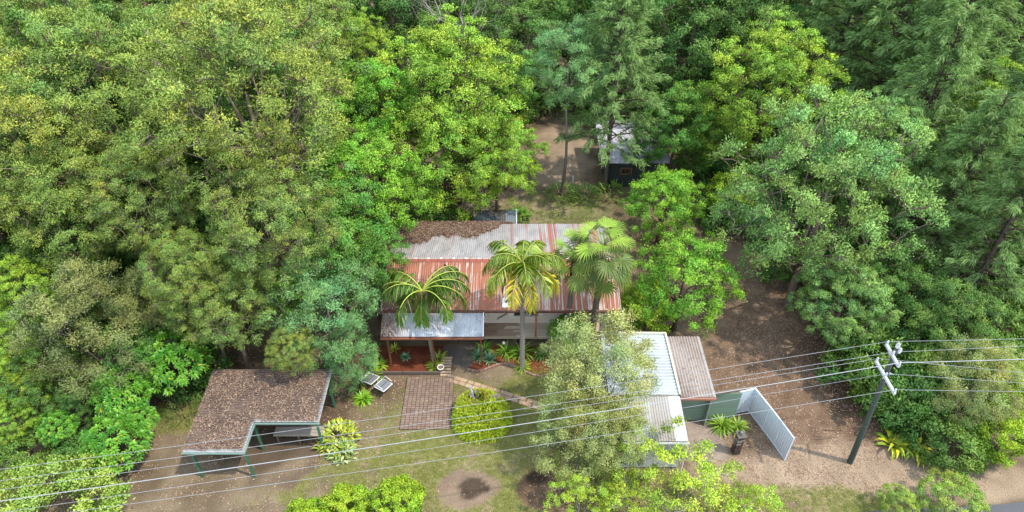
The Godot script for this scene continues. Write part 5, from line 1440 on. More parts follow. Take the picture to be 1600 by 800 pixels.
	for e in [[Vector3(8.95, 1.72, -45.82), Vector3(0.9, 0.07, 0.06)], [Vector3(8.95, 1.22, -45.82), Vector3(0.9, 0.07, 0.06)], [Vector3(8.53, 1.47, -45.82), Vector3(0.06, 0.5, 0.06)], [Vector3(9.37, 1.47, -45.82), Vector3(0.06, 0.5, 0.06)]]:
		wf.box(off + e[0], e[1], C(140, 104, 66))
	var win := put("window", wf.mesh(), M.paint, b)
	var pn := MB.new()
	pn.box(off + Vector3(8.95, 1.47, -45.835), Vector3(0.8, 0.45, 0.02), C(26, 30, 32))
	put("pane", pn.mesh(), M.glass, win)
	# low metal cover behind the house
	var lc := thing("low_metal_cover", "low flat metal cover strewn with leaves behind the house", "shelter", Vector3(-1.2, 0, -40.2))
	for q in 4:
		var mb := MB.new()
		var clean: bool = q == 3
		var paint := func(u: float, t: float) -> Color:
			var m := fine.get_noise_2d((u + q * 0.7) * 20.0, t * 60.0)
			return C(128, 142, 150).lerp(C(92, 78, 68), clampf((0.1 if clean else 0.75) + m, 0, 0.9))
		sheet(mb, Vector3(-1.5 + q * 0.75, 1.16, -0.75), Vector3.RIGHT, Vector3(0, -0.05, 1).normalized(), 0.76, 1.6, 0.13, 0.014, paint, 12)
		put("sheet", mb.mesh(), M.roof_metal, lc)
	var rr := MB.new()
	rr.bar(Vector3(1.52, 1.2, -0.8), Vector3(1.52, 1.1, 0.9), 0.08, 0.08, C(204, 216, 216))
	put("edge_rail", rr.mesh(), M.paint, lc)
	for p in [Vector3(-1.4, 0, -0.6), Vector3(1.4, 0, -0.6), Vector3(-1.4, 0, 0.7), Vector3(1.4, 0, 0.7)]:
		var ps := MB.new()
		ps.box(p + Vector3(0, 0.55, 0), Vector3(0.08, 1.12, 0.08), C(96, 84, 74))
		put("leg", ps.mesh(), M.timber, lc)

# ---------------------------------------------------------------- garden and yard
func make_garden() -> void:
	rng.seed = 9
	# brick paving: rows of pavers with open joints
	var pv := MB.new()
	for r in 24:
		for k in 12:
			var c := jit(C(140, 116, 102).lerp(C(156, 136, 120), rng.randf()), 0.1)
			pv.box(Vector3(-5.87 + k * 0.224 + 0.006 * (r % 3), 0.02 + rng.randf_range(-0.006, 0.006), -25.92 + r * 0.15), Vector3(0.205, 0.07, 0.131), c, Basis(Vector3.UP, rng.randfn() * 0.015), 0.01)
	var pave := Node3D.new()
	pave.name = "paving"
	add_child(pave)
	pave.set_meta("kind", "structure")
	put("pavers", pv.mesh(), M.stone, pave).set_meta("kind", "stuff")
	var jb := MB.new()
	jb.box(Vector3(-4.64, -0.01, -24.2), Vector3(2.72, 0.05, 3.62), C(78, 64, 54))
	put("bedding", jb.mesh(), M.soil, pave)
	# sandstone stepping path: a short flight beside the bed, then a line of slabs
	var path := Node3D.new()
	path.name = "stepping_path"
	add_child(path)
	path.set_meta("kind", "structure")
	for k in 7:
		var st := MB.new()
		st.box(Vector3(-3.82 + rng.randf_range(-0.02, 0.02), 0.03 + 0.025 * (6 - k), -26.35 - (6 - k) * 0.2 + 0.2), Vector3(0.62, 0.09, 0.12), jit(C(206, 180, 150), 0.08), Basis.IDENTITY, 0.012)
		put("step", st.mesh(), M.stone, path)
	var p0 := Vector3(-3.7, 0.02, -26.0)
	var p1 := Vector3(1.85, 0.02, -23.8)
	var d := (p1 - p0).normalized()
	var sd := Vector3(-d.z, 0, d.x)
	for k in 15:
		for q in 2:
			var st := MB.new()
			var p := p0 + d * (k * 0.4 + 0.2) + sd * (q * 0.27 - 0.135) + Vector3(rng.randf_range(-0.02, 0.02), rng.randf_range(-0.01, 0.01), 0)
			st.box(p, Vector3(0.375, 0.07, 0.245), jit(C(206, 180, 150).lerp(C(184, 150, 124), rng.randf() * 0.8), 0.08), Basis(Vector3.UP, -atan2(d.z, d.x) + rng.randfn() * 0.04), 0.015)
			put("stone", st.mesh(), M.stone, path)
	# timber edging of the far bed, brick edging of the curved one
	var te := thing("timber_edging", "grey timber sleepers edging the mulch bed beside the brick paving", "edging", Vector3(-6.3, 0, -26.25))
	for k in 2:
		var t := MB.new()
		t.box(Vector3(-1.05 + k * 2.15, 0.1, 0), Vector3(2.12, 0.24, 0.11), jit(C(116, 102, 92), 0.08), Basis.IDENTITY, 0.012)
		put("sleeper", t.mesh(), M.timber, te)
	var be := thing("brick_edging", "curving brick edging round the mulch bed of the tall palm", "edging", Vector3(0, 0, -26.9))
	var eb := MB.new()
	for k in 23:
		var a := bed_b[k]
		var b := bed_b[k + 1]
		var m := (a + b) * 0.5
		eb.box(Vector3(m.x, 0.05, m.y + 26.9), Vector3(a.distance_to(b) * 0.94, 0.13, 0.11), jit(C(172, 140, 124), 0.12), Basis(Vector3.UP, -atan2(b.y - a.y, b.x - a.x)), 0.015)
	put("bricks", eb.mesh(), M.stone, be).set_meta("kind", "stuff")
	# strappy and broad-leaved plants
	plant("spiky_plant", "yellow-green strappy plant round the foot of the leaning palm", -4.3, -27.35, 60, 0.7, 0.07, 0.5, C(124, 150, 50), C(190, 196, 86))
	plant("spiky_plant", "lime strappy plant at the timber edging's end beside the steps", -4.5, -26.75, 50, 0.6, 0.065, 0.5, C(116, 148, 52), C(170, 184, 76))
	plant("agave", "blue-green agave beside the awning post", -1.95, -27.55, 34, 0.65, 0.11, 0.25, C(92, 134, 96), C(122, 160, 116))
	plant("agave", "pale blue-green agave nearest the curved brick edging's end", -1.35, -27.35, 34, 0.6, 0.11, 0.25, C(110, 148, 112), C(140, 174, 130))
	plant("fern", "tall feathery yellow-green fern behind the foot of the tallest palm", 0.55, -27.75, 60, 1.25, 0.06, 0.9, C(92, 138, 42), C(140, 172, 58))
	plant("fern", "feathery fern on the wall side of the tall palm's trunk", -0.35, -27.9, 50, 1.1, 0.06, 0.9, C(86, 126, 44), C(128, 160, 54))
	plant("fern", "low bright grassy clump right at the tall palm's foot", 0.62, -26.75, 70, 0.7, 0.05, 0.6, C(120, 160, 48), C(162, 186, 66))
	plant("fern", "dark fern between the tall palm and the round porch shrub", 1.75, -27.8, 50, 0.9, 0.07, 0.8, C(72, 116, 48), C(112, 150, 64))
	plant("fern", "fern against the porch edge behind the two agaves", -1.7, -28.1, 40, 0.9, 0.06, 0.8, C(84, 128, 48), C(120, 156, 60))
	plant("leafy_plant", "small yellow star-shaped plant under the awning", -7.0, -28.15, 16, 0.5, 0.1, 0.3, C(170, 180, 60), C(206, 208, 84))
	plant("leafy_plant", "low blue-green succulent on the mulch beneath the awning", -6.3, -27.55, 30, 0.4, 0.12, 0.3, C(104, 146, 106), C(136, 172, 128))
	plant("leafy_plant", "yellow-green leafy plant at the mulch bed's corner by the chair", -7.7, -26.9, 46, 0.6, 0.12, 0.5, C(116, 156, 50), C(164, 188, 70))
	plant("leafy_plant", "bright green leafy clump before the broken garden chair", -8.25, -24.4, 60, 0.7, 0.11, 0.6, C(92, 150, 44), C(156, 190, 56))
	plant("leafy_plant", "dark olive strappy clump beside the broken garden chair's frame", -8.6, -25.5, 60, 0.9, 0.08, 0.6, C(92, 110, 52), C(140, 146, 74))
	plant("leafy_plant", "lime leafy plant between the broken chair and the wattle", -7.9, -26.1, 46, 0.7, 0.12, 0.5, C(108, 154, 46), C(160, 190, 66))
	plant("strap_plant", "arching green strap-leaved plant by the green shed wall", 11.2, -22.6, 70, 1.0, 0.08, 0.7, C(92, 136, 42), C(146, 170, 60))
	plant("strap_plant", "smaller strap-leaved plant between the green wall and metal fence", 12.0, -22.5, 50, 0.85, 0.08, 0.7, C(100, 138, 46), C(160, 176, 70))
	plant("leafy_plant", "lime leafy weed beside the lean-to's far corner", 11.3, -24.2, 60, 0.8, 0.12, 0.6, C(120, 160, 50), C(160, 192, 66))
	plant("yellow_plant", "plant with broad drooping yellow leaves beside the power pole", 19.8, -21.4, 22, 1.25, 0.2, 1.0, C(206, 200, 52), C(120, 156, 54), 0.25)
	plant("yellow_plant", "second yellow-leaved plant, greener and nearer the verge", 20.6, -21.05, 22, 1.1, 0.19, 1.0, C(110, 152, 54), C(204, 200, 56), 0.25)
	plant("croton", "croton bush with yellow, green and cream leaves beside the carport", -9.1, -21.7, 300, 0.34, 0.1, 0.4, C(96, 140, 44), C(206, 204, 82), 1.1)
	plant("croton", "smaller cream-edged croton in front of the yellow croton", -8.75, -20.95, 160, 0.3, 0.1, 0.4, C(110, 150, 70), C(206, 214, 150), 0.7)
	plant("grass_clump", "dark green grassy clump in the gap beside the carport's leafy end", -17.7, -23.4, 120, 0.9, 0.03, 0.5, C(84, 112, 52), C(120, 142, 70), 0.9)
	plant("grass_clump", "small grassy clump at the carport's back corner", -16.6, -24.0, 90, 0.8, 0.03, 0.5, C(84, 112, 52), C(120, 142, 70), 0.6)
	for f in [[-0.5, -58.5], [1.5, -59.5], [3.4, -59.2]]:
		plant("fern_bank", ["ferny undergrowth at the clearing's end below the lime tree", "ferny undergrowth at the clearing's end, middle of the bank", "ferny undergrowth at the clearing's end behind the bare pine trunk"][int((f[0] + 1.0) / 2.0)], f[0], f[1], 160, 1.5, 0.1, 0.8, C(70, 98, 40), C(110, 130, 56), 1.8)
	for f in [[-1.6, -40.6, "leafy green shrub beside the low metal cover"], [-4.0, -41.2, "leafy shrub under the drooping lime tree behind the house"], [0.4, -41.4, "small bright shrub touching the low metal cover's rail"]]:
		plant("low_shrub", f[2], f[0], f[1], 160, 0.4, 0.14, 0.4, C(78, 122, 44), C(120, 158, 58), 1.0)
	for f in [[5.6, -44.2, "green weeds before the small dark shed's corner"], [7.6, -44.6, "green weeds below the small dark shed's window"], [3.9, -44.6, "grassy weeds at the white stake"]]:
		plant("weeds", f[2], f[0], f[1], 150, 0.6, 0.07, 0.5, C(80, 114, 42), C(120, 146, 62), 1.2)
	# the domed lime shrub, hollow at the top round a weathered stump
	var o := thing("domed_lime_shrub", "big dome of lime green strappy leaves in the middle of the lawn", "shrub", Vector3(-1.62, 0, -23.0))
	var mb := MB.new()
	for k in 13000:
		var dir := Vector3(rng.randfn(), absf(rng.randfn()) * 0.9 - 0.12, rng.randfn()).normalized()
		var hole := Vector2(dir.x + 0.15, dir.z + 0.32).length() + rng.randfn() * 0.06
		if dir.y > 0.3 and hole < 0.3:
			continue
		var p := Vector3(dir.x * 1.72, maxf(dir.y, -0.05) * 1.75 + 0.1, dir.z * 1.62) * (0.86 + 0.1 * noise.get_noise_3dv(dir * 60.0) + rng.randf_range(-0.08, 0.04))
		var ld := (dir * 0.7 + Vector3(0, 0.3, 0) + rdir() * 0.7).normalized()
		var col := C(136, 166, 38).lerp(C(196, 210, 68), rng.randf())
		if rng.randf() < 0.12:
			col = C(206, 204, 84)
		if hole < 0.42 and dir.y > 0.2:
			col = col.lerp(C(150, 122, 66), rng.randf())
		mb.leaf(p, ld, ld.cross(rdir()).normalized(), rng.randf_range(0.16, 0.3), rng.randf_range(0.03, 0.05), jit(col, 0.18))
	put("crown", mb.mesh(), M.leaf, o)
	var wd := MB.new()
	for k in 26:
		var dir := (fib(k, 26, -0.05) + rdir() * 0.1).normalized()
		wd.tube([Vector3(0, 0, 0), dir * 0.8 + Vector3(0, 0.1, 0), Vector3(dir.x * 1.5, dir.y * 1.4, dir.z * 1.45)], [0.04, 0.03, 0.01], 4, C(120, 100, 72), null, false)
	put("stems", wd.mesh(), M.bark, o)
	var sw := thing("weathered_stump", "pale forked driftwood stump standing in the hollow of the domed shrub", "stump", Vector3(-2.05, 0, -23.6))
	var sm := MB.new()
	sm.tube([Vector3(0, 0, 0), Vector3(0.04, 0.7, 0), Vector3(0, 1.2, 0.05)], [0.16, 0.13, 0.1], 8, C(120, 104, 92), C(210, 208, 206))
	put("trunk", sm.mesh(), M.bark, sw)
	for k in 5:
		var pr := MB.new()
		var a := k * 1.25 + 0.4
		pr.tube([Vector3(0, 1.0 + k * 0.04, 0.03), Vector3(cos(a) * 0.16, 1.25 + k * 0.08, sin(a) * 0.16 + 0.05), Vector3(cos(a) * 0.3, 1.5 + (k % 2) * 0.45, sin(a) * 0.22)], [0.075, 0.06, 0.025], 6, C(222, 222, 224), C(232, 232, 236) if k % 2 else C(122, 108, 112))
		put("prong", pr.mesh(), M.bark, sw)
	var lg := thing("grey_log", "short grey weathered log lying in the domed shrub's hollow", "log", Vector3(-1.15, 1.36, -23.35))
	for k in 3:
		var l := MB.new()
		l.tube([Vector3(-0.32 + k * 0.2, -0.06, 0.16 - k * 0.05), Vector3(-0.05 + k * 0.2, 0.04, 0.02), Vector3(0.2 + k * 0.16, 0.12 + 0.05 * k, -0.18)], [0.07, 0.075, 0.05], 7, C(146, 126, 116).lerp(C(112, 92, 84), rng.randf()), C(170, 154, 150))
		put("branch", l.mesh(), M.bark, lg)
	# broken garden chair: white frame, grey mesh panels, lying on its back
	var ch := thing("garden_chair", "broken white framed garden chair with grey mesh panels, lying among plants", "chair", Vector3(-7.5, 0.28, -25.2), -0.62)
	for q in [[Vector3(-0.55, 0.16, 0), Basis(Vector3.BACK, 0.25), "seat"], [Vector3(0.42, 0.28, 0), Basis(Vector3.BACK, 0.12), "backrest"]]:
		var s := MB.new()
		var b: Basis = q[1]
		s.box(q[0], Vector3(0.72, 0.02, 0.62), C(132, 136, 142), b)
		var part := put(q[2], s.mesh(), M.paint, ch)
		var fr := MB.new()
		var c4 := [Vector3(-0.38, 0, -0.34), Vector3(0.38, 0, -0.34), Vector3(0.38, 0, 0.34), Vector3(-0.38, 0, 0.34)]
		for z in 4:
			fr.tube([q[0] + b * c4[z], q[0] + b * c4[(z + 1) % 4]], [0.026, 0.026], 7, C(232, 232, 234))
		fr.tube([q[0] + b * Vector3(0, 0.01, -0.34), q[0] + b * Vector3(0, 0.01, 0.34)], [0.02, 0.02], 6, C(60, 62, 66))
		put("frame", fr.mesh(), M.paint, part)
	for s in [-0.36, 0.36]:
		var lgm := MB.new()
		lgm.tube([Vector3(0.0, 0.2, s), Vector3(0.3, 0.62, s), Vector3(0.75, 0.5, s)], [0.022, 0.022, 0.022], 7, C(226, 226, 228))
		put("leg", lgm.mesh(), M.paint, ch)
	var tb := MB.new()
	tb.box(Vector3(-0.98, 0.0, 0), Vector3(0.06, 0.3, 0.72), C(240, 240, 240), Basis(Vector3.BACK, 0.5), 0.01)
	put("front_panel", tb.mesh(), M.paint, ch)
	# a white ring pot and a white garden globe
	var pot := thing("white_pot", "round white rimmed pot at the bed's corner by the steps", "pot", Vector3(-4.1, 0.05, -26.45))
	var pm := MB.new()
	pm.tube([Vector3(0, 0, 0), Vector3(0, 0.2, 0), Vector3(0, 0.3, 0)], [0.13, 0.17, 0.19], 16, C(120, 104, 92))
	put("body", pm.mesh(), M.paint, pot)
	var rm := MB.new()
	var rp := []
	var rr := []
	for k in 25:
		rp.append(Vector3(cos(k * TAU / 24) * 0.18, 0.32, sin(k * TAU / 24) * 0.18))
		rr.append(0.028)
	rm.tube(rp, rr, 6, C(236, 232, 226), null, false)
	put("rim", rm.mesh(), M.paint, pot)
	var gl := thing("garden_globe", "small white globe on a short stem at the porch edge", "garden light", Vector3(-0.5, 0, -28.25))
	var gs := MB.new()
	gs.tube([Vector3(0, 0, 0), Vector3(0, 0.42, 0)], [0.025, 0.025], 7, C(90, 86, 82))
	put("stem", gs.mesh(), M.paint, gl)
	var gm := MB.new()
	gm.tube([Vector3(0, 0.41, 0), Vector3(0, 0.44, 0), Vector3(0, 0.5, 0), Vector3(0, 0.56, 0), Vector3(0, 0.6, 0)], [0.03, 0.085, 0.11, 0.085, 0.03], 14, C(236, 234, 228))
	put("globe", gm.mesh(), M.paint, gl)
	var wk := thing("white_stake", "short white stake standing in the weeds of the back clearing", "stake", Vector3(4.86, 0, -46.0))
	var wm := MB.new()
	wm.box(Vector3(0, 0.4, 0), Vector3(0.16, 1.0, 0.1), C(220, 214, 204), Basis(Vector3.BACK, 0.06), 0.01)
	put("post", wm.mesh(), M.timber, wk)
	# fallen sticks on the driveway
	var sticks := []
	for k in 14:
		sticks.append(Vector2(rng.randf_range(12.5, 18.5), rng.randf_range(-36.0, -20.5)))
	var pole_at := Vector2(17.19, -20.39)
	sticks.sort_custom(func(a, b): return a.distance_to(pole_at) < b.distance_to(pole_at))
	for k in 14:
		var x: float = sticks[k].x
		var z: float = sticks[k].y
		var st := thing("fallen_branch", "thin fallen stick on the driveway leaf litter, %s nearest to the power pole" % ["very", "second", "third", "fourth", "fifth", "sixth", "seventh", "eighth", "ninth", "tenth", "eleventh", "twelfth", "thirteenth", "fourteenth"][k], "branch", Vector3(x, 0.03, z), rng.randf() * TAU, "fallen sticks on the driveway")
		var sm2 := MB.new()
		var L := rng.randf_range(0.5, 1.4)
		sm2.tube([Vector3(-L * 0.5, 0.02, 0), Vector3(0, 0.05, rng.randf_range(-0.1, 0.1)), Vector3(L * 0.5, 0.02, 0)], [0.022, 0.018, 0.008], 5, C(150, 128, 110))
		put("stem", sm2.mesh(), M.bark, st)
		var tw := MB.new()
		tw.tube([Vector3(0, 0.05, 0), Vector3(0.15, 0.08, 0.16)], [0.012, 0.005], 4, C(160, 140, 120))
		put("twig", tw.mesh(), M.bark, st)

# a rosette of arching leaves; spread > 0 sets several rosettes over that radius
func plant(called: String, label: String, x: float, z: float, count: int, L: float, W: float, arch: float, ca: Color, cb: Color, spread := 0.0) -> void:
	var o := thing(called, label, "plant", Vector3(x, gh(x, z), z))
	var mb := MB.new()
	for k in count:
		var a := k * 2.39996 + rng.randf_range(-0.3, 0.3)
		var f := (k + 0.5) / count
		var elev := lerpf(1.25, 0.25, fmod(f * 7.0, 1.0)) if spread > 0.0 else lerpf(1.35, 0.2, f)
		var base := Vector3(cos(a), 0, sin(a)) * (0.04 + spread * sqrt(f) * rng.randf_range(0.8, 1.0))
		if spread > 0.0:
			base.y = spread * 0.75 * sqrt(maxf(0.0, 1.0 - f)) * rng.randf_range(0.4, 1.0)
			a += rng.randf_range(-1.0, 1.0)
		var out := Vector3(cos(a), 0, sin(a))
		var side := Vector3(-sin(a), 0, cos(a))
		var l := L * rng.randf_range(0.7, 1.1)
		var w := W * rng.randf_range(0.8, 1.2)
		var col := jit(ca.lerp(cb, rng.randf()), 0.12)
		var prev := base
		var e := elev
		for q in 4:
			var nx := prev + (out * cos(e) + Vector3(0, sin(e), 0)) * (l * 0.25)
			e -= arch * (0.35 + q * 0.22)
			var w0: float = w * [0.5, 1.0, 0.9, 0.55][q]
			var w1: float = w * [1.0, 0.9, 0.55, 0.06][q]
			mb.quad(prev - side * w0 * 0.5, prev + side * w0 * 0.5, nx + side * w1 * 0.5, nx - side * w1 * 0.5, col)
			prev = nx
	for k in mb.n.size():
		if mb.n[k].y < 0.0:
			mb.n[k] = -mb.n[k]
	put("leaves", mb.mesh(), M.gloss_leaf, o)
	var st := MB.new()
	for k in 5:
		var a := k * 1.3
		st.tube([Vector3(cos(a) * spread * 0.3, -0.03, sin(a) * spread * 0.3), Vector3(cos(a) * (0.03 + spread * 0.5), 0.12 + spread * 0.5, sin(a) * (0.03 + spread * 0.5))], [0.03, 0.015], 5, C(120, 104, 76), null, false)
	put("stems", st.mesh(), M.bark, o)

# ---------------------------------------------------------------- palms
func frond(az: float, elev: float, L: float, droop: float, ca: Color, cb: Color, rib: Color, hang := 0.5, leaf_l := 0.62) -> ArrayMesh:
	var mb := MB.new()
	var out := Vector3(cos(az), 0, sin(az))
	var side := Vector3(-sin(az), 0, cos(az))
	var pts := [Vector3.ZERO]
	var rad := [0.045]
	var e := elev
	for q in 14:
		pts.append(pts[q] + (out * cos(e) + Vector3(0, sin(e), 0)) * (L / 14.0))
		rad.append(lerpf(0.042, 0.008, (q + 1) / 14.0))
		e = maxf(e - droop / 14.0 * (0.7 + q * 0.06), -1.5)
	mb.tube(pts, rad, 5, rib, null, false)
	for k in 64:
		var f := 0.1 + 0.9 * (k + 0.5) / 64.0
		var g := f * 14.0
		var i := mini(int(g), 13)
		var p: Vector3 = pts[i].lerp(pts[i + 1], g - i)
		var tan_: Vector3 = (pts[i + 1] - pts[i]).normalized()
		var ll := leaf_l * (0.45 + 0.75 * sin(PI * clampf(f * 0.9 + 0.08, 0, 1))) * rng.randf_range(0.85, 1.1)
		for s in [-1.0, 1.0]:
			if rng.randf() < 0.14:
				continue
			var d: Vector3 = (side * s * 0.85 + tan_ * 0.55 + Vector3(0, -hang * rng.randf_range(0.2, 1.6), 0) + rdir() * 0.22).normalized()
			var w := d.cross(tan_.cross(d)).normalized()
			mb.leaf(p, d, (tan_ - d * tan_.dot(d)).normalized(), ll, 0.036, jit(ca.lerp(cb, rng.randf()), 0.16), hang * 0.4)
	return mb.mesh()

func palm_trunk(pts: Array, r0: float, r1: float, ca: Color, cb: Color) -> ArrayMesh:
	var mb := MB.new()
	var path := Curve3D.new()
	for p in pts:
		path.add_point(p)
	var L := path.get_baked_length()
	var q := []
	var rr := []
	var num := int(L / 0.09)
	for k in num + 1:
		var f := float(k) / num
		q.append(path.sample_baked(L * f))
		rr.append(lerpf(r0, r1, f) * (1.06 if k % 2 else 0.96) * (1.35 if k == 0 else 1.0))
	mb.tube(q, rr, 10, ca, cb)
	for k in mb.c.size():
		mb.c[k] = mb.c[k] * (0.8 if (k / 10) % 2 else 1.1)
		mb.c[k].a = 1.0
	return mb.mesh()

func fan_frond(az: float, elev: float, stalk: float, R: float, ca: Color, cb: Color) -> ArrayMesh:
	var mb := MB.new()
	var out := Vector3(cos(az), 0, sin(az))
	var e2 := elev - 0.55
	var p1 := (out * cos(elev) + Vector3(0, sin(elev), 0)) * stalk * 0.5
	var p2 := p1 + (out * cos(e2) + Vector3(0, sin(e2), 0)) * stalk * 0.5
	mb.tube([Vector3.ZERO, p1, p2], [0.035, 0.03, 0.02], 5, C(140, 160, 84), null, false)
	var e3 := elev - 1.0
	var tan_ := out * cos(e3) + Vector3(0, sin(e3), 0)
	var side := Vector3(-sin(az), 0, cos(az))
	var up := side.cross(tan_)
	if up.y < 0.0:
		up = -up
	var base := jit(ca.lerp(cb, rng.randf()), 0.1)
	var spread := 1.3 if elev > 0.9 else 2.3
	for k in 24:
		var a := (k - 11.5) / 11.5 * spread
		var d := (tan_ * cos(a) + side * sin(a) + up * 0.12).normalized()
		var d2 := (d - Vector3(0, 1.1, 0)).normalized()
		var s := d.cross(up).normalized()
		var l := R * (0.72 + 0.28 * cos(a)) * rng.randf_range(0.88, 1.08)
		var m := p2 + d * l * 0.5
		var m3 := p2 + d * l * 0.78 - Vector3(0, l * 0.05, 0)
		var c := jit(base, 0.2)
		var w := 0.1 * spread / 2.3 * R
		var n0 := up * (0.03 if k % 2 else -0.02)
		mb.quad(p2 - s * 0.006, p2 + s * 0.006, m + s * w * 0.52 + n0, m - s * w * 0.52 + n0, c)
		mb.quad(m - s * w * 0.45 + n0, m + s * w * 0.45 + n0, m3 + s * w * 0.28 + n0, m3 - s * w * 0.28 + n0, c)
		mb.tri(m3 - s * w * 0.26 + n0, m3 + s * w * 0.26 + n0, m3 + d2 * l * 0.36, c.lerp(C(150, 140, 84), 0.25))
	for k in mb.n.size():
		if mb.n[k].y < 0.0:
			mb.n[k] = -mb.n[k]
	return mb.mesh()

func make_palms() -> void:
	rng.seed = 21
	# the leaning palm in the bed by the awning: wind-combed fronds
	var o := thing("feather_palm", "leaning green palm with a few long drooping fronds before the grey awning", "palm", Vector3(-4.55, 0, -27.3))
	put("trunk", palm_trunk([Vector3(0, -0.05, 0), Vector3(-0.12, 1.4, -0.03), Vector3(-0.26, 2.9, -0.1), Vector3(-0.3, 4.3, -0.1)], 0.15, 0.1, C(166, 160, 140), C(150, 158, 90)), M.bark, o)
	var cs := MB.new()
	cs.tube([Vector3(-0.3, 4.25, -0.1), Vector3(-0.3, 4.7, -0.1), Vector3(-0.28, 5.35, -0.1)], [0.13, 0.12, 0.05], 10, C(126, 150, 60), C(156, 172, 74))
	put("crownshaft", cs.mesh(), M.gloss_leaf, o)
	for f in [[0.05, 1.0, 3.3, 2.2], [-0.3, 1.05, 3.2, 2.1], [0.3, 0.85, 3.2, 2.2], [-0.65, 1.1, 3.0, 2.2], [0.75, 0.75, 2.9, 2.7], [2.2, 0.75, 3.0, 2.9], [3.25, 0.75, 2.8, 1.9], [2.9, 1.0, 2.7, 2.2], [3.7, 1.0, 2.5, 2.0], [1.75, -0.9, 1.9, 0.7]]:
		var fr := put("frond", frond(f[0], f[1], f[2], f[3], C(64, 104, 36), C(116, 148, 50), C(178, 188, 84), 1.25, 0.74), M.gloss_leaf, o)
		fr.position = Vector3(-0.28, 5.35, -0.1)
	# the tall feathery palm in the middle
	o = thing("feather_palm", "tallest palm, bare grey trunk and feathery crown with yellow hanging fronds", "palm", Vector3(0.58, 0, -26.6))
	put("trunk", palm_trunk([Vector3(0, -0.05, 0), Vector3(0, 2.5, -0.05), Vector3(-0.03, 5.2, -0.1), Vector3(-0.06, 7.9, -0.15)], 0.15, 0.12, C(190, 184, 174), C(128, 116, 106)), M.bark, o)
	for k in 17:
		var az := k * 2.39996 + 0.55
		var up := lerpf(1.25, -0.15, k / 16.0)
		var old := k > 9
		var ca := C(150, 162, 46) if old else C(104, 142, 52)
		var cb := C(206, 186, 52) if old else C(164, 182, 74)
		var fr := put("frond", frond(az, up, 2.7 if k > 3 else 2.1, 2.0 if not old else 1.6, ca, cb, C(158, 164, 80), 1.0, 0.62), M.gloss_leaf, o)
		fr.position = Vector3(-0.06, 7.85, -0.15)
		if old:
			tag(fr, "yellowing hanging frond", "")
	var sp := MB.new()
	sp.tube([Vector3(-0.15, 7.8, 0), Vector3(-0.7, 7.6, 0.15), Vector3(-1.05, 6.7, 0.2), Vector3(-1.1, 6.0, 0.2)], [0.03, 0.08, 0.1, 0.02], 7, C(126, 118, 116))
	put("dead_spathe", sp.mesh(), M.bark, o)
	# two fan palms before the porch
	for q in [[4.6, -27.75, 7.9, 36, "fan palm with pale old flower stalks, the larger one by the porch's end", 1.0], [3.2, -28.2, 7.1, 26, "fan palm on a thin grey trunk between the tallest palm and the larger fan palm", 0.85]]:
		var p := thing("fan_palm", q[4], "palm", Vector3(q[0], 0, q[1]))
		var top: float = q[2]
		var k1: float = q[5]
		put("trunk", palm_trunk([Vector3(0, -0.05, 0), Vector3(0.02, 2.5, 0), Vector3(0.1, 5.0, 0.0), Vector3(0.14, top, -0.05)], 0.2 * k1 - 0.02, 0.17 * k1, C(150, 146, 142) if k1 < 1.0 else C(124, 112, 100), C(126, 110, 96)), M.bark, p)
		for k in q[3]:
			var az: float = k * 2.39996 + rng.randf_range(-0.2, 0.2)
			var f: float = float(k) / (q[3] - 1)
			var young := f < 0.3
			var fr := put("frond", fan_frond(az, lerpf(1.5, -0.6, f) + rng.randf_range(-0.25, 0.25), lerpf(1.0, 1.7, f) * k1 * rng.randf_range(0.85, 1.15), lerpf(0.85, 1.05, f) * k1, C(102, 138, 40) if young else C(62, 86, 30), C(146, 172, 62) if young else C(106, 124, 50)), M.fan_leaf, p)
			fr.position = Vector3(0.14, top + 0.1 - f * 0.3, -0.05)
		for k in 5:
			var dead := put("dead_frond", fan_frond(k * 1.3 + 0.5, -0.75, 1.2 * k1, 0.9 * k1, C(128, 104, 66), C(170, 146, 98)), M.fan_leaf, p)
			dead.position = Vector3(0.14, top - 0.35, -0.05)
			tag(dead, "brown dead hanging frond", "")
		if k1 == 1.0:
			for k in 6:
				var fs := MB.new()
				var a := -0.6 + k * 0.75
				var d := Vector3(cos(a), 0, sin(a))
				var b0 := Vector3(0.14, top, -0.05)
				fs.tube([b0, b0 + d * 0.5 + Vector3(0, 0.35, 0), b0 + d * 1.15 + Vector3(0, 0.3, 0)], [0.025, 0.02, 0.008], 5, C(206, 186, 150), null, false)
				for z in 14:
					var t := 0.35 + 0.65 * z / 14.0
					var bp := b0 + d * (1.15 * t) + Vector3(0, 0.33, 0)
					fs.tube([bp, bp + (d + rdir()).normalized() * 0.4 - Vector3(0, 0.08, 0)], [0.009, 0.004], 3, C(200, 176, 140), null, false)
				put("flower_stalk", fs.mesh(), M.bark, p)
	# the round glossy shrub between the palms and the porch
	tree(["umb", 0, 3.35, -28.05, 0.72, 0.62], "glossy round green shrub at the porch edge under the fan palms")

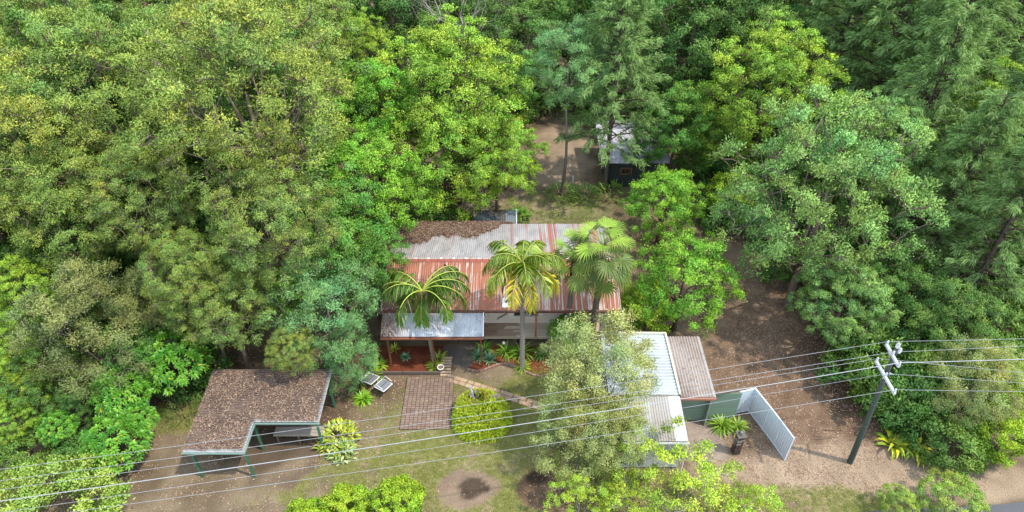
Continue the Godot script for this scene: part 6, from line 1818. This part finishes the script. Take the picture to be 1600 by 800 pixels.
# ---------------------------------------------------------------- power line
func make_power_line() -> void:
	var base := Vector3(17.19, 0, -20.39)
	var top := Vector3(16.62, 8.35, -20.42)
	var o := thing("power_pole", "dark timber power pole with two pale crossarms, leaning slightly on the verge", "power pole", base)
	var axis_ := (top - base)
	var pm := MB.new()
	var pp := []
	var pr := []
	for k in 13:
		pp.append(axis_ * (k / 12.0) + (Vector3(0, -0.3, 0) if k == 0 else Vector3.ZERO))
		pr.append(lerpf(0.145, 0.095, k / 12.0))
	pm.tube(pp, pr, 12, C(70, 80, 70), C(92, 104, 96))
	put("pole", pm.mesh(), M.timber, o)
	var arms := [[Vector3(16.52, 8.0, -20.98), Vector3(16.5, 8.0, -19.66)], [Vector3(16.36, 7.02, -20.9), Vector3(16.38, 7.02, -19.0)]]
	var ends := []
	for a in arms:
		var am := MB.new()
		am.bar(a[0] - base, a[1] - base, 0.1, 0.12, C(222, 226, 230))
		var arm := put("crossarm", am.mesh(), M.timber, o)
		var mid: Vector3 = (a[0] + a[1]) * 0.5
		for t in [0.03, 0.5, 0.97]:
			var p: Vector3 = a[0].lerp(a[1], t) - base
			var im := MB.new()
			im.tube([p + Vector3(0, 0.04, 0), p + Vector3(0, 0.12, 0)], [0.02, 0.02], 7, C(150, 152, 156))
			im.tube([p + Vector3(0, 0.11, 0), p + Vector3(0, 0.14, 0), p + Vector3(0, 0.19, 0), p + Vector3(0, 0.24, 0), p + Vector3(0, 0.27, 0)], [0.045, 0.055, 0.035, 0.045, 0.02], 10, C(226, 228, 230))
			put("insulator", im.mesh(), M.paint, arm)
			ends.append(p + base + Vector3(0, 0.21, 0))
		for s in [-1, 1]:
			var br := MB.new()
			br.bar(mid - base + Vector3(0, -0.02, 0.42 * s), axis_ * ((mid.y - 0.55) / axis_.y) + Vector3(0, 0, 0.1 * s), 0.03, 0.03, C(168, 172, 176))
			put("brace", br.mesh(), M.steel, o)
	for h in [8.38, 8.12]:
		var f := MB.new()
		var c: Vector3 = axis_ * (h / axis_.y) + (Vector3(0.12, 0, 0.05) if h < 8.3 else Vector3.ZERO)
		f.tube([c, c + Vector3(0, 0.1, 0), c + Vector3(0, 0.22, 0), c + Vector3(0, 0.28, 0)], [0.07, 0.095, 0.085, 0.03], 10, C(214, 216, 218))
		put("cap", f.mesh(), M.paint, o)
	var bands := MB.new()
	for h in [3.0, 4.6, 6.2]:
		var c: Vector3 = axis_ * (h / axis_.y)
		bands.tube([c, c + axis_ * 0.006], [0.136, 0.134], 12, C(104, 110, 108))
	put("metal_band", bands.mesh(), M.steel, o)
	for k in 4:
		var ib := MB.new()
		var c: Vector3 = axis_ * ((6.55 + 0.1 * k) / axis_.y)
		ib.bar(c + Vector3(-0.2, 0, 0.16 - 0.1 * k), c + Vector3(0.2, 0, -0.1 + 0.1 * k), 0.03, 0.03, C(196, 204, 208))
		put("bolt", ib.mesh(), M.steel, o)
	# the wires: towards the frame's far side they sag past the carport; each is one cable with its own strand
	var left := [Vector3(-19.62, 7.15, -15.16), Vector3(-19.33, 7.15, -14.67), Vector3(-18.83, 7.15, -13.82), Vector3(-19.92, 6.20, -14.91), Vector3(-19.35, 6.20, -13.94), Vector3(-19.14, 6.20, -13.58)]
	var right := [Vector3(22.96, 7.9, -21.5), Vector3(22.68, 7.9, -21.03), Vector3(22.22, 7.7, -20.23), Vector3(22.3, 7.0, -20.4), Vector3(22.27, 7.0, -19.75), Vector3(21.98, 7.0, -19.25)]
	var texts := ["overhead wire from the far end of the pole's top crossarm", "overhead wire from the middle of the pole's top crossarm", "thick twisted overhead cable from the near end of the top crossarm", "overhead wire from the far end of the pole's lower crossarm", "overhead wire from the middle of the pole's lower crossarm", "overhead wire from the near end of the pole's lower crossarm"]
	var order := [0, 1, 2, 3, 4, 5]
	for k in order:
		var e: Vector3 = ends[k]
		var w := thing("power_line", texts[k], "power line", e)
		for s in 2:
			var through: Vector3 = left[k] if s == 0 else right[k]
			var d := through - e
			var far_x := -62.0 if s == 0 else 75.0
			var far := e + Vector3(d.x, 0, d.z) * ((far_x - e.x) / d.x)
			far.y = e.y + 0.1
			var pts := []
			var rad := []
			var r := 0.017 if k == 2 else 0.009
			for q in 41:
				var t := q / 40.0
				var p := e.lerp(far, t)
				p.y -= 4.0 * t * (1.0 - t) * 1.05
				pts.append(p - e)
				rad.append(r)
			var wm := MB.new()
			wm.tube(pts, rad, 6, C(158, 162, 166) if k == 2 else C(146, 150, 154), null, false)
			put("span", wm.mesh(), M.paint, w)

# ---------------------------------------------------------------- everything
func _ready() -> void:
	noise.seed = 3
	noise.frequency = 0.01
	noise.fractal_octaves = 3
	fine.seed = 11
	fine.frequency = 0.01
	fine.fractal_octaves = 4
	rng.seed = 1
	# camera, sky, sun, exposure
	var cam := Camera3D.new()
	cam.name = "camera"
	cam.position = Vector3(0, 30, 0)
	cam.rotation_degrees = Vector3(-39, 0, 0)
	cam.fov = 41.1
	cam.near = 0.5
	cam.far = 3000.0
	add_child(cam)
	cam.current = true
	var env := Environment.new()
	env.background_mode = Environment.BG_SKY
	var sky_m := ProceduralSkyMaterial.new()
	sky_m.sky_top_color = Color(0.72, 0.78, 0.86)
	sky_m.sky_horizon_color = Color(0.86, 0.88, 0.9)
	sky_m.ground_bottom_color = Color(0.3, 0.32, 0.26)
	sky_m.ground_horizon_color = Color(0.5, 0.52, 0.48)
	sky_m.sky_energy_multiplier = 1.4
	var sky := Sky.new()
	sky.sky_material = sky_m
	env.sky = sky
	env.tonemap_mode = Environment.TONE_MAPPER_LINEAR
	env.tonemap_exposure = 1.68
	env.sdfgi_enabled = true
	env.ssao_enabled = true
	env.ssil_enabled = true
	var we := WorldEnvironment.new()
	we.name = "world_environment"
	we.environment = env
	add_child(we)
	var sun := DirectionalLight3D.new()
	sun.name = "sun"
	sun.light_energy = 1.0
	sun.light_angular_distance = 1.0
	sun.light_color = Color(1.0, 0.96, 0.9)
	sun.shadow_enabled = true
	sun.look_at_from_position(Vector3.ZERO, Vector3(-1.35, -2.6, -0.5), Vector3.UP)
	add_child(sun)
	# materials
	M.soil = material(0.95, 0.0, 0.4, 0.9, 2.5, 0.2)
	M.asphalt = material(0.9, 0.0, 0.35, 1.7, 0.6, 0.3)
	M.litter = material(0.85, 0.0, 0.0, 1.0, 0.0, 0.25)
	M.leaf = leafy(0.62, 0.45, 0.35)
	M.gloss_leaf = leafy(0.4, 0.45, 0.45)
	M.fan_leaf = leafy(0.5, 0.3, 0.4)
	M.bark = material(0.95, 0.0, 0.5, 2.3, 1.5, 0.2)
	M.timber = material(0.85, 0.0, 0.35, 1.3, 0.6, 0.3)
	M.paint = material(0.6, 0.0, 0.15, 0.8, 0.0, 0.4)
	M.stone = material(0.9, 0.0, 0.35, 2.9, 0.8, 0.3)
	M.roof_metal = material(0.62, 0.0, 0.25, 1.9, 0.2, 0.4)
	M.new_metal = material(0.42, 0.1, 0.08, 0.5, 0.0, 0.5)
	M.fibro = material(0.92, 0.0, 0.35, 2.1, 0.5, 0.3)
	M.steel = material(0.4, 0.6, 0.0)
	M.glass = material(0.12, 0.0, 0.0, 1.0, 0.0, 0.6)
	make_ground()
	make_house()
	make_carport()
	make_sheds()
	make_power_line()
	make_palms()
	make_garden()
	for r in TREES:
		tree(r, r[6])
	for r in WOODLAND:
		tree(r, r[6], "woodland trees beyond the clearing")
	for r in UNDERGROWTH:
		tree(["under", r[0], r[1], r[2], r[3], r[4]], r[5], "bushes on the forest floor")
	make_litter()
